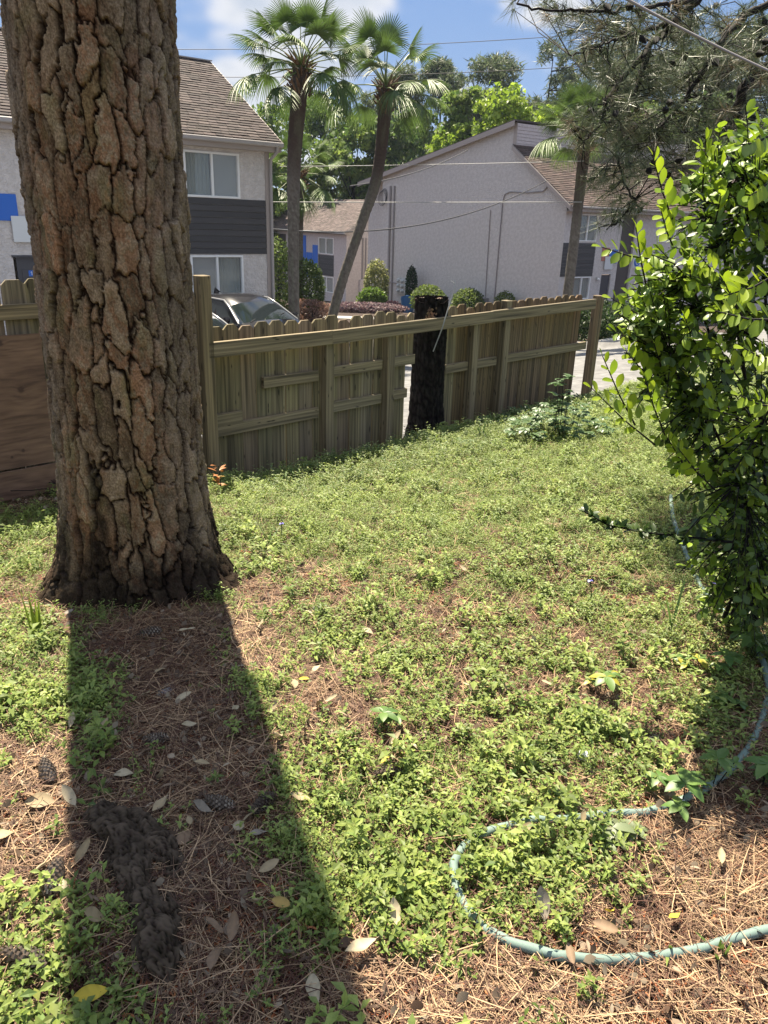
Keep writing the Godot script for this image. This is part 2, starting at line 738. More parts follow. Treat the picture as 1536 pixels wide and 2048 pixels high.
# a wall in the plane z = 0 of its house, with openings [x0, y0, x1, y1] and reveals going in
func holed(mb: MB, x0: float, y0: float, x1: float, y1: float, holes: Array, deep := 0.12, z := 0.0) -> void:
	var xs := [x0, x1]
	var ys := [y0, y1]
	for h in holes:
		xs.append_array([h[0], h[2]])
		ys.append_array([h[1], h[3]])
	xs.sort()
	ys.sort()
	for i in xs.size() - 1:
		for j in ys.size() - 1:
			if xs[i + 1] - xs[i] < 0.001 or ys[j + 1] - ys[j] < 0.001:
				continue
			var cx: float = (xs[i] + xs[i + 1]) * 0.5
			var cy: float = (ys[j] + ys[j + 1]) * 0.5
			var inside := false
			for h in holes:
				if cx > h[0] and cx < h[2] and cy > h[1] and cy < h[3]:
					inside = true
			if not inside:
				mb.out_quad(Vector3(xs[i], ys[j], z), Vector3(xs[i + 1], ys[j], z), Vector3(xs[i + 1], ys[j + 1], z), Vector3(xs[i], ys[j + 1], z), Vector3.BACK)
	for h in holes:
		var a := Vector3(h[0], h[1], z)
		var b := Vector3(h[2], h[1], z)
		var c := Vector3(h[2], h[3], z)
		var d := Vector3(h[0], h[3], z)
		var o := Vector3(0, 0, -deep)
		for e in [[a, b, Vector3.UP], [b, c, Vector3.LEFT], [c, d, Vector3.DOWN], [d, a, Vector3.RIGHT]]:
			mb.out_quad(e[0], e[1], e[1] + o, e[0] + o, e[2])


func window(house: Node3D, x0: float, y0: float, x1: float, y1: float, left: String, right: String) -> void:
	var mb := MB.new()
	var w := 0.055
	mb.box(Vector3(x0, y0, -0.07), Vector3(x0 + w, y1, 0.03), Transform3D.IDENTITY, 0.006)
	mb.box(Vector3(x1 - w, y0, -0.07), Vector3(x1, y1, 0.03), Transform3D.IDENTITY, 0.006)
	mb.box(Vector3(x0 + w, y0, -0.07), Vector3(x1 - w, y0 + w, 0.034), Transform3D.IDENTITY, 0.006)
	mb.box(Vector3(x0 + w, y1 - w, -0.07), Vector3(x1 - w, y1, 0.03), Transform3D.IDENTITY, 0.006)
	var m := (x0 + x1) * 0.5
	mb.box(Vector3(m - 0.03, y0 + w, -0.065), Vector3(m + 0.03, y1 - w, 0.02), Transform3D.IDENTITY, 0.005)
	var win := put(house, "window", mb.mesh(), M.white)
	for k in 2:
		var a := x0 + w if k == 0 else m + 0.03
		var b := m - 0.03 if k == 0 else x1 - w
		mb = MB.new()
		mb.out_quad(Vector3(a, y0 + w, -0.02 - k * 0.012), Vector3(b, y0 + w, -0.02 - k * 0.012), Vector3(b, y1 - w, -0.02 - k * 0.012), Vector3(a, y1 - w, -0.02 - k * 0.012), Vector3.BACK)
		put(win, "pane", mb.mesh(), M.pane)
		var kind := left if k == 0 else right
		mb = MB.new()
		if kind == "blind":
			var n := (y1 - y0) / 0.4
			mb.out_quad(Vector3(a, y0 + w, -0.06), Vector3(b, y0 + w, -0.06), Vector3(b, y1 - w, -0.06), Vector3(a, y1 - w, -0.06), Vector3.BACK, Vector2(0, 0), Vector2(1, 0), Vector2(1, n), Vector2(0, n))
			put(win, "blind", mb.mesh(), M.blind)
		else:
			var pts := PackedVector3Array()
			var cc := PackedColorArray()
			for j in 2:
				for i in 25:
					pts.append(Vector3(lerpf(a, b, i / 24.0), y0 + w if j == 0 else y1 - w, -0.10 + 0.02 * sin(i * 1.7) + 0.008 * sin(i * 4.1)))
					cc.append(Color.WHITE)
			mb.sheet(pts, 25, cc)
			put(win, "curtain", mb.mesh(), M.curtain)
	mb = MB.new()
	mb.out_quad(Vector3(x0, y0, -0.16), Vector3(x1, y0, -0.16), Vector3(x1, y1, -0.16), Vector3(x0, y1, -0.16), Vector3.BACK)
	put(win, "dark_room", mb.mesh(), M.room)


func boards(house: Node3D, x0: float, y0: float, x1: float, y1: float, count: int, name_ := "siding_board", ma: Material = null, mb_: Material = null, z := 0.0) -> void:
	var h := (y1 - y0) / count
	for i in count:
		var mb := MB.new()
		var lo := y0 + i * h
		# lapped: each board leans out at its foot
		var a := Vector3(x0, lo + 0.004, z + 0.03)
		var b := Vector3(x1, lo + 0.004, z + 0.03)
		var c := Vector3(x1, lo + h - 0.004, z + 0.014)
		var d := Vector3(x0, lo + h - 0.004, z + 0.014)
		mb.out_quad(a, b, c, d, Vector3.BACK)
		mb.out_quad(a, b, Vector3(x1, lo + 0.004, z), Vector3(x0, lo + 0.004, z), Vector3.DOWN)
		mb.out_quad(b, c, Vector3(x1, lo + h, z), Vector3(x1, lo, z), Vector3.RIGHT)
		mb.out_quad(a, d, Vector3(x0, lo + h, z), Vector3(x0, lo, z), Vector3.LEFT)
		mb.out_quad(d, c, Vector3(x1, lo + h, z + 0.002), Vector3(x0, lo + h, z + 0.002), Vector3.UP)
		var base: Material = ma if ma else (M.siding if i % 2 == 0 else M.siding2)
		put(house, name_, mb.mesh(), mb_ if mb_ and i % 2 else base)


# a roof slope from an eave line (x0..x1 at y0, z0) up to y1, z1, with rows of tabs
func shingles(roof: Node3D, x0: float, x1: float, y0: float, z0: float, y1: float, z1: float, a: Color, b: Color, row := 0.15) -> void:
	var mb := MB.new()
	var up := Vector3(0, y1 - y0, z1 - z0)
	var length := up.length()
	up /= length
	var nn := Vector3.RIGHT.cross(-up).normalized()
	if nn.y < 0.0:
		nn = -nn
	var rows := int(length / row)
	row = length / rows
	for j in rows:
		var x := x0 - pick(0.0, 0.3)
		while x < x1:
			var w := pick(0.22, 0.36)
			var l := maxf(x, x0)
			var r := minf(x + w - 0.008, x1)
			x += w
			if r - l < 0.02:
				continue
			var p := Vector3(0, y0, z0) + up * (j * row - (0.012 if pick(0, 1) < 0.3 else 0.0))
			var q := Vector3(0, y0, z0) + up * ((j + 1) * row)
			var k := pick(0.008, 0.020)
			mb.col = a.lerp(b, pow(pick(0, 1), 1.4)) * pick(0.75, 1.25)
			var X := Vector3.RIGHT
			mb.out_quad(X * l + p + nn * (0.012 + k), X * r + p + nn * (0.012 + k), X * r + q + nn * 0.008, X * l + q + nn * 0.008, nn)
			mb.out_quad(X * l + p + nn * (0.012 + k), X * r + p + nn * (0.012 + k), X * r + p, X * l + p, -up)
	var o := put(roof, "shingles", mb.mesh(), M.shingle)
	o.set_meta("kind", "stuff")


func slab(a: Vector3, b: Vector3, w: Vector3, thick: Vector3) -> MB:
	# a board from a to b, w wide and thick deep
	var mb := MB.new()
	var p := [a, b, b + w, a + w]
	var q := [a + thick, b + thick, b + w + thick, a + w + thick]
	var mid := (a + b + w + thick) * 0.5
	for f in [[p[0], p[1], p[2], p[3]], [q[0], q[1], q[2], q[3]], [p[0], p[1], q[1], q[0]], [p[1], p[2], q[2], q[1]], [p[2], p[3], q[3], q[2]], [p[3], p[0], q[0], q[3]]]:
		var c: Vector3 = (f[0] + f[1] + f[2] + f[3]) * 0.25
		mb.out_quad(f[0], f[1], f[2], f[3], c - mid)
	return mb


func framed(house: Node3D, called: String, x0: float, y0: float, x1: float, y1: float, z: float, m: Material, label := "") -> MeshInstance3D:
	var mb := MB.new()
	mb.box(Vector3(x0, y0, z - 0.03), Vector3(x1, y1, z), Transform3D.IDENTITY, 0.008)
	var o := put(house, called, mb.mesh(), m)
	if label != "":
		o.set_meta("label", label)
	return o


func pipe(house: Node3D, called: String, pts: Array, r: float, m: Material) -> MeshInstance3D:
	var mb := MB.new()
	var rr := PackedFloat32Array()
	for p in pts:
		rr.append(r)
	mb.tube(PackedVector3Array(pts), rr, 8)
	return put(house, called, mb.mesh(), m)


func rect(parent: Node3D, called: String, lo: Vector3, hi: Vector3, m: Material, bev := 0.0) -> MeshInstance3D:
	var mb := MB.new()
	mb.box(lo, hi, Transform3D.IDENTITY, bev)
	return put(parent, called, mb.mesh(), m)


func letters(parent: Node3D, called: String, text: String, size: float, where: Vector3, m: Material) -> void:
	var tm := TextMesh.new()
	tm.text = text
	var f := SystemFont.new()
	f.font_names = ["Droid Sans"]
	tm.font = f
	tm.font_size = 32
	tm.pixel_size = size / 32.0
	tm.depth = 0.006
	put(parent, called, tm, m, where)


func houses() -> void:
	var dark_a := Color(0.05, 0.037, 0.034)
	var dark_b := Color(0.105, 0.08, 0.072)
	# --- left house: x runs along its front to the corner, z comes out towards the yard
	var b := Basis(Vector3(0.793, 0, -0.609), Vector3.UP, Vector3(0.609, 0, 0.793))
	var y0 := -1.75
	var h := thing("apartment_house", "grey stucco apartment house with dark siding band behind the big pine", "building", Vector3(-3.522, y0, -23.0), "", b)
	var mb := MB.new()
	holed(mb, -13.0, 0.0, 0.0, 3.50 - y0, [[-2.47, 2.03 - y0, -0.88, 3.155 - y0], [-2.43, -0.50 - y0, -0.86, 0.57 - y0], [-6.87, 0.1, -5.92, 0.57 - y0], [-11.6, 2.03 - y0, -10.0, 3.15 - y0]])
	for s in [[0.0, Vector3.RIGHT], [-13.0, Vector3.LEFT]]:
		var x: float = s[0]
		mb.out_quad(Vector3(x, 0, 0), Vector3(x, 0, -12.0), Vector3(x, 5.2, -12.0), Vector3(x, 5.2, 0), s[1])
		mb.out_quad(Vector3(x, 5.2, 0), Vector3(x, 5.2, -12.0), Vector3(x, 5.6, -12.0), Vector3(x, 7.62, -3.95), s[1])
	mb.out_quad(Vector3(-13, 0, -12), Vector3(0, 0, -12), Vector3(0, 5.6, -12), Vector3(-13, 5.6, -12), Vector3.FORWARD)
	put(h, "wall", mb.mesh(), M.stucco)
	window(h, -2.47, 2.03 - y0, -0.88, 3.155 - y0, "curtain", "blind")
	window(h, -2.43, -0.50 - y0, -0.86, 0.57 - y0, "blind", "curtain")
	window(h, -11.6, 2.03 - y0, -10.0, 3.15 - y0, "blind", "blind")
	boards(h, -2.75, 0.60 - y0, -0.11, 2.02 - y0, 9)
	var roof := put(h, "roof", slab(Vector3(-13.3, 3.50 - y0, 0.30), Vector3(0.27, 3.50 - y0, 0.30), Vector3(0, 2.42, -4.25), Vector3(0, -0.06, 0)).mesh(), M.trim)
	shingles(roof, -13.3, 0.27, 3.505 - y0, 0.31, 5.925 - y0, -3.95, dark_a, dark_b)
	put(h, "back_roof", slab(Vector3(-13.3, 5.915 - y0, -3.98), Vector3(0.27, 5.915 - y0, -3.98), Vector3(0, -2.1, -8.4), Vector3(0, -0.08, 0)).mesh(), M.brown)
	put(h, "ridge_cap", slab(Vector3(-13.3, 5.93 - y0, -3.85), Vector3(0.30, 5.93 - y0, -3.85), Vector3(0, 0.03, -0.3), Vector3(0, 0.03, 0)).mesh(), M.gutter)
	put(h, "rake_board", slab(Vector3(0.275, 3.36 - y0, 0.30), Vector3(0.275, 5.78 - y0, -3.95), Vector3(0, 0.15, 0), Vector3(0.03, 0, 0)).mesh(), M.trim)
	rect(h, "fascia", Vector3(-13.3, 3.27 - y0, 0.25), Vector3(0.27, 3.435 - y0, 0.29), M.trim)
	rect(h, "soffit", Vector3(-13.3, 3.25 - y0, 0.0), Vector3(0.27, 3.268 - y0, 0.29), M.trim)
	rect(h, "gutter", Vector3(-13.3, 3.37 - y0, 0.292), Vector3(0.30, 3.49 - y0, 0.40), M.gutter, 0.02)
	pipe(h, "downspout", [Vector3(0.12, 3.38 - y0, 0.35), Vector3(0.12, 3.26 - y0, 0.33), Vector3(0.05, 3.08 - y0, 0.09), Vector3(0.05, 2.9 - y0, 0.06), Vector3(0.05, 0.05, 0.06)], 0.045, M.gutter)
	rect(h, "corner_trim", Vector3(-0.10, 0.0, 0.001), Vector3(0.03, 3.25 - y0, 0.025), M.trim)
	framed(h, "wall_panel", -8.30, 1.33 - y0, -6.63, 1.91 - y0, 0.035, M.blue, "bright blue wall panel")
	framed(h, "wall_panel", -6.44, 1.40 - y0, -5.7, 1.72 - y0, 0.035, M.red, "dark red wall panel")
	framed(h, "wall_panel", -6.81, 0.86 - y0, -6.1, 1.44 - y0, 0.08, M.boardwhite, "pale grey wall panel")
	var dr := rect(h, "door", Vector3(-6.80, 0.12, -0.10), Vector3(-5.98, 0.52 - y0, -0.05), M.door)
	for k in 2:
		rect(dr, "door_panel", Vector3(-6.70 + k * 0.36, 1.15, -0.05), Vector3(-6.42 + k * 0.36, 2.0, -0.035), M.door, 0.01)
	rect(h, "door_frame", Vector3(-6.90, 0.52 - y0, -0.1), Vector3(-5.9, 0.57 - y0, 0.02), M.door)
	var sg := framed(h, "number_sign", -6.56, 0.08 - y0, -6.42, 0.22 - y0, -0.028, M.blue, "small blue unit number sign with white figure")
	letters(sg, "figure", "1", 0.11, Vector3(-6.49, 0.15 - y0, -0.024), M.white)

	# --- right house: gable end to the left, front with the siding to the right
	b = Basis(Vector3(0.819, 0, -0.574), Vector3.UP, Vector3(0.574, 0, 0.819))
	y0 = -3.9
	h = thing("apartment_house", "mauve grey stucco house with plain gable end and brown roof", "building", Vector3(8.018, y0, -38.0), "", b)
	mb = MB.new()
	var prof := [Vector2(0, 0), Vector2(0, 2.60 - y0), Vector2(-3.76, 5.16 - y0), Vector2(-3.81, 6.26 - y0), Vector2(-15.25, 4.22 - y0), Vector2(-15.25, 0)]
	for k in range(1, 5):
		var p: Vector2 = prof[k]
		var q: Vector2 = prof[k + 1] if k < 4 else prof[5]
		mb.out_quad(Vector3(0, 0, p.x), Vector3(0, p.y, p.x), Vector3(0, q.y, q.x), Vector3(0, 0, q.x), Vector3.LEFT)
	# the end wall, stepped back, and the rear
	mb.out_quad(Vector3(0, 0, -15.25), Vector3(0, 4.22 - y0, -15.25), Vector3(0.9, 4.22 - y0, -15.25), Vector3(0.9, 0, -15.25), Vector3.FORWARD)
	mb.out_quad(Vector3(0.9, 0, -15.25), Vector3(0.9, 4.22 - y0, -15.25), Vector3(0.9, 3.7 - y0, -18.1), Vector3(0.9, 0, -18.1), Vector3.LEFT)
	mb.out_quad(Vector3(0.9, 0, -18.1), Vector3(24, 0, -18.1), Vector3(24, 3.7 - y0, -18.1), Vector3(0.9, 3.7 - y0, -18.1), Vector3.FORWARD)
	mb.out_quad(Vector3(24, 0, 0), Vector3(24, 2.6 - y0, 0), Vector3(24, 5.1 - y0, -10), Vector3(24, 0, -18.1), Vector3.RIGHT)
	holed(mb, 0.0, 0.0, 24.0, 2.60 - y0, [[0.88, 0.95 - y0, 2.25, 2.17 - y0], [0.95, -1.75 - y0, 2.2, -0.68 - y0], [2.98, 1.2, 3.69, -0.58 - y0], [4.07, 0.4, 5.13, 2.23 - y0], [6.97, 0.98 - y0, 8.35, 2.2 - y0], [11.5, 0.98 - y0, 12.9, 2.2 - y0], [15.0, 0.98 - y0, 16.4, 2.2 - y0]])
	put(h, "wall", mb.mesh(), M.stucco)
	window(h, 0.88, 0.95 - y0, 2.25, 2.17 - y0, "curtain", "curtain")
	window(h, 0.95, -1.75 - y0, 2.2, -0.68 - y0, "curtain", "curtain")
	window(h, 6.97, 0.98 - y0, 8.35, 2.2 - y0, "blind", "curtain")
	window(h, 11.5, 0.98 - y0, 12.9, 2.2 - y0, "blind", "curtain")
	window(h, 15.0, 0.98 - y0, 16.4, 2.2 - y0, "blind", "curtain")
	boards(h, 0.02, -0.66 - y0, 2.28, 0.88 - y0, 10)
	rect(h, "stairwell_panel", Vector3(4.07, 0.4, -0.16), Vector3(5.13, 2.23 - y0, -0.11), M.brown)
	rect(h, "door", Vector3(3.0, 1.2, -0.11), Vector3(3.67, -0.62 - y0, -0.06), M.door)
	framed(h, "wall_panel", 2.80, 0.06 - y0, 3.33, 0.68 - y0, 0.035, M.salmon, "faded red wall panel")
	framed(h, "wall_panel", 3.35, -0.07 - y0, 3.97, 0.60 - y0, 0.036, M.blue, "bright blue wall panel")
	framed(h, "wall_panel", 3.03, -0.35 - y0, 3.64, 0.27 - y0, 0.08, M.boardwhite, "white wall panel")
	var bs := framed(h, "round_emblem_sign", 5.22, -0.28 - y0, 5.85, 0.28 - y0, 0.035, M.boardwhite, "white sign with a round blue emblem")
	var disc := CylinderMesh.new()
	disc.top_radius = 0.22
	disc.bottom_radius = 0.22
	disc.height = 0.02
	put(bs, "blue_disc", disc, M.blue, Vector3(5.53, -y0, 0.046), Basis(Vector3.RIGHT, PI / 2))
	var sw := MB.new()
	var arc := PackedVector3Array()
	var ar := PackedFloat32Array()
	for i in 12:
		var a := i * 0.42 + 0.6
		arc.append(Vector3(5.53 + cos(a) * (0.05 + i * 0.008), -y0 + sin(a) * (0.05 + i * 0.008), 0.06))
		ar.append(0.018)
	sw.tube(arc, ar, 5)
	put(bs, "white_swirl", sw.mesh(), M.white)
	var lampo := rect(h, "wall_lamp", Vector3(2.58, -0.86 - y0, 0.0), Vector3(2.70, -0.70 - y0, 0.10), M.metal, 0.02)
	var globe := SphereMesh.new()
	globe.radius = 0.07
	globe.height = 0.12
	put(lampo, "lamp_globe", globe, M.white, Vector3(2.64, -0.80 - y0, 0.14))
	roof = put(h, "roof", slab(Vector3(-0.25, 2.52 - y0, 0.45), Vector3(24.2, 2.52 - y0, 0.45), Vector3(0, 2.72, -4.2), Vector3(0, -0.07, 0)).mesh(), M.trim)
	shingles(roof, -0.25, 24.2, 2.525 - y0, 0.46, 5.245 - y0, -3.75, Color(0.06, 0.038, 0.032), Color(0.12, 0.08, 0.067), 0.16)
	put(h, "back_roof", slab(Vector3(-0.25, 6.34 - y0, -3.70), Vector3(24.2, 6.34 - y0, -3.70), Vector3(0, -2.5, -13.95), Vector3(0, -0.07, 0)).mesh(), M.brown)
	put(h, "rake_board", slab(Vector3(-0.26, 2.30 - y0, 0.45), Vector3(-0.26, 5.02 - y0, -3.75), Vector3(0, 0.2, 0), Vector3(-0.03, 0, 0)).mesh(), M.trim)
	put(h, "rake_board", slab(Vector3(-0.26, 6.05 - y0, -3.70), Vector3(-0.26, 3.55 - y0, -17.65), Vector3(0, 0.24, 0), Vector3(-0.03, 0, 0)).mesh(), M.trim)
	put(h, "corner_trim", slab(Vector3(-0.02, 5.2 - y0, -3.72), Vector3(-0.02, 6.2 - y0, -3.72), Vector3(0, 0, -0.22), Vector3(-0.03, 0, 0)).mesh(), M.trim)
	boards(h, 0.0, 5.16 - y0, 24.0, 6.20 - y0, 7, "clerestory_board", M.stucco_pink, M.stucco_pink, -3.76)
	rect(h, "fascia", Vector3(-0.25, 2.28 - y0, 0.40), Vector3(24.2, 2.44 - y0, 0.44), M.trim)
	rect(h, "gutter", Vector3(-0.2, 2.40 - y0, 0.445), Vector3(24.2, 2.50 - y0, 0.54), M.gutter, 0.02)
	rect(h, "soffit", Vector3(-0.25, 2.26 - y0, 0.0), Vector3(24.2, 2.278 - y0, 0.44), M.trim)
	# pipes, cables and meters on the gable end (x = 0)
	pipe(h, "conduit", [Vector3(-0.06, 3.55 - y0, -14.3), Vector3(-0.06, 0.4, -14.25)], 0.07, M.conduit)
	pipe(h, "conduit", [Vector3(-0.06, 3.55 - y0, -13.9), Vector3(-0.06, 0.4, -13.85)], 0.05, M.conduit)
	rect(h, "meter_box", Vector3(-0.22, 0.3, -15.2), Vector3(-0.002, -1.92 - y0, -14.55), M.stucco, 0.02)
	rect(h, "meter_board", Vector3(-0.08, -2.62 - y0, -13.3), Vector3(-0.002, -1.62 - y0, -12.0), M.metal, 0.02)
	for i in 3:
		for j in 3:
			var d := MB.new()
			var c := Vector3(-0.08, -1.80 - y0 - j * 0.3, -13.08 + i * 0.42)
			d.tube(PackedVector3Array([c, c + Vector3(-0.1, 0, 0), c + Vector3(-0.13, 0, 0)]), PackedFloat32Array([0.11, 0.11, 0.07]), 12)
			put(h, "meter", d.mesh(), M.boardwhite)
	pipe(h, "conduit", [Vector3(-0.05, -1.95 - y0, -14.5), Vector3(-0.05, -2.0 - y0, -13.3)], 0.03, M.conduit)
	pipe(h, "service_cable", [Vector3(-0.04, 3.58 - y0, -1.57), Vector3(-0.04, 3.3 - y0, -1.35), Vector3(-0.04, 3.12 - y0, -1.6), Vector3(-0.04, 3.08 - y0, -2.6), Vector3(-0.04, 3.12 - y0, -3.9), Vector3(-0.04, 3.0 - y0, -4.25), Vector3(-0.04, 2.6 - y0, -4.35), Vector3(-0.04, 0.5, -4.4)], 0.028, M.conduit)
	pipe(h, "service_cable", [Vector3(-0.03, 2.27 - y0, -5.23), Vector3(-0.03, 0.5, -5.1)], 0.022, M.conduit)
	rect(h, "junction_box", Vector3(-0.2, -3.3 - y0, -5.5), Vector3(-0.002, -2.1 - y0, -4.85), M.conduit, 0.02)
	for k in 4:
		var lp := []
		for i in 14:
			var a := i * TAU / 13.0
			lp.append(Vector3(-0.07 - k * 0.02, 3.0 - y0 + cos(a) * 0.42 - k * 0.05, -14.9 + sin(a) * (0.28 + k * 0.04) - k * 0.06))
		pipe(h, "coiled_cable", lp, 0.014, M.wire)

	# --- far house across the end of the court
	b = Basis(Vector3(0.609, 0, 0.793), Vector3.UP, Vector3(-0.793, 0, 0.609))
	y0 = -4.7
	h = thing("apartment_house", "far house with tall blue wall panels seen between the palm trunks", "building", Vector3(-3.511, y0, -61.0), "", b)
	mb = MB.new()
	holed(mb, -16.0, 0.0, 0.0, 0.62 - y0, [[-3.95, -1.02 - y0, -1.77, 0.2 - y0], [-3.85, -3.9 - y0, -1.74, -2.72 - y0], [-11.7, 0.3, -9.1, 0.28 - y0], [-7.4, -1.02 - y0, -6.62, 0.2 - y0]])
	mb.out_quad(Vector3(0, 0, 0), Vector3(0, 0.62 - y0, 0), Vector3(0, 3.05 - y0, -4.3), Vector3(0, 0, -4.3), Vector3.RIGHT)
	mb.out_quad(Vector3(0, 0, -4.3), Vector3(0, 3.05 - y0, -4.3), Vector3(0, 1.4 - y0, -12), Vector3(0, 0, -12), Vector3.RIGHT)
	mb.out_quad(Vector3(-16, 0, 0), Vector3(-16, 0.62 - y0, 0), Vector3(-16, 3.05 - y0, -4.3), Vector3(-16, 0, -4.3), Vector3.LEFT)
	mb.out_quad(Vector3(-16, 0, -12), Vector3(0, 0, -12), Vector3(0, 1.4 - y0, -12), Vector3(-16, 1.4 - y0, -12), Vector3.FORWARD)
	put(h, "wall", mb.mesh(), M.stucco_pink)
	window(h, -3.95, -1.02 - y0, -1.77, 0.2 - y0, "curtain", "curtain")
	window(h, -3.85, -3.9 - y0, -1.74, -2.72 - y0, "curtain", "blind")
	window(h, -7.4, -1.02 - y0, -6.62, 0.2 - y0, "curtain", "curtain")
	boards(h, -3.95, -2.65 - y0, -1.72, -1.08 - y0, 8)
	rect(h, "stairwell_panel", Vector3(-11.7, 0.3, -0.18), Vector3(-9.1, 0.28 - y0, -0.125), M.brown)
	framed(h, "wall_panel", -6.56, -2.45 - y0, -5.81, 0.28 - y0, 0.04, M.blue, "tallest blue wall panel")
	framed(h, "wall_panel", -5.75, -2.90 - y0, -4.85, -1.0 - y0, 0.04, M.blue, "shortest blue wall panel")
	framed(h, "wall_panel", -4.80, -3.05 - y0, -4.03, -0.40 - y0, 0.041, M.blue, "blue wall panel beside the window")
	roof = put(h, "roof", slab(Vector3(-16.3, 0.70 - y0, 0.4), Vector3(0.35, 0.70 - y0, 0.4), Vector3(0, 2.42, -4.6), Vector3(0, -0.08, 0)).mesh(), M.trim)
	shingles(roof, -16.3, 0.35, 0.705 - y0, 0.41, 3.125 - y0, -4.2, Color(0.10, 0.076, 0.07), Color(0.17, 0.13, 0.12), 0.18)
	put(h, "back_roof", slab(Vector3(-16.3, 3.1 - y0, -4.2), Vector3(0.35, 3.1 - y0, -4.2), Vector3(0, -1.8, -8.0), Vector3(0, -0.08, 0)).mesh(), M.brown)
	rect(h, "gutter", Vector3(-16.3, 0.56 - y0, 0.36), Vector3(0.35, 0.68 - y0, 0.48), M.metal, 0.02)
	rect(h, "soffit", Vector3(-16.3, 0.50 - y0, 0.0), Vector3(0.3, 0.52 - y0, 0.36), M.trim)
	put(h, "rake_board", slab(Vector3(0.36, 0.48 - y0, 0.4), Vector3(0.36, 2.9 - y0, -4.2), Vector3(0, 0.2, 0), Vector3(0.03, 0, 0)).mesh(), M.trim)
	pipe(h, "conduit", [Vector3(0.05, 0.3 - y0, -1.5), Vector3(0.05, 0.4, -1.5)], 0.07, M.conduit)
	pipe(h, "conduit", [Vector3(0.05, 0.3 - y0, -1.8), Vector3(0.05, 0.4, -1.8)], 0.05, M.conduit)
	rect(h, "meter_box", Vector3(0.002, 0.4, -2.1), Vector3(0.25, -2.75 - y0, -1.2), M.stucco_pink, 0.02)


# ---------------------------------------------------------------- fence

func fence_at(s: float, q: float, y: float) -> Vector3:
	return Vector3(-1.28 + s * 0.7 + q * 0.714, y, -(5.7 + s * 0.714 - q * 0.7))


func picket_mesh(w: float, h: float, sd: int) -> ArrayMesh:
	var mb := MB.new()
	var r := RandomNumberGenerator.new()
	r.seed = sd
	mb.uvo = Vector2(r.randf(), r.randf() * 3.0)
	var dull := r.randf_range(0.72, 1.12)
	mb.col = Color(dull * r.randf_range(0.96, 1.1), dull, dull * r.randf_range(0.8, 1.02))
	var c := 0.034 * r.randf_range(0.8, 1.2)
	var hw := w * 0.5
	var o := [Vector2(-hw, 0), Vector2(hw, 0), Vector2(hw, h - c), Vector2(hw - c, h), Vector2(-hw + c, h), Vector2(-hw, h - c)]
	for sg in [1.0, -1.0]:
		var z: float = sg * 0.008
		for k in [[0, 1, 2, 5], [5, 2, 3, 4]]:
			var p := []
			for i in k:
				p.append(Vector3(o[i].x, o[i].y, z))
			mb.out_quad(p[0], p[1], p[2], p[3], Vector3(0, 0, sg), Vector2(p[0].x, p[0].y), Vector2(p[1].x, p[1].y), Vector2(p[2].x, p[2].y), Vector2(p[3].x, p[3].y))
	for i in 6:
		var p: Vector2 = o[i]
		var q: Vector2 = o[(i + 1) % 6]
		var out := Vector3((p + q).x * 0.5, (p + q).y * 0.5 - h * 0.5, 0)
		mb.out_quad(Vector3(p.x, p.y, -0.008), Vector3(q.x, q.y, -0.008), Vector3(q.x, q.y, 0.008), Vector3(p.x, p.y, 0.008), out, Vector2(0, p.y), Vector2(0, q.y), Vector2(0.01, q.y), Vector2(0.01, p.y))
	return mb.mesh()


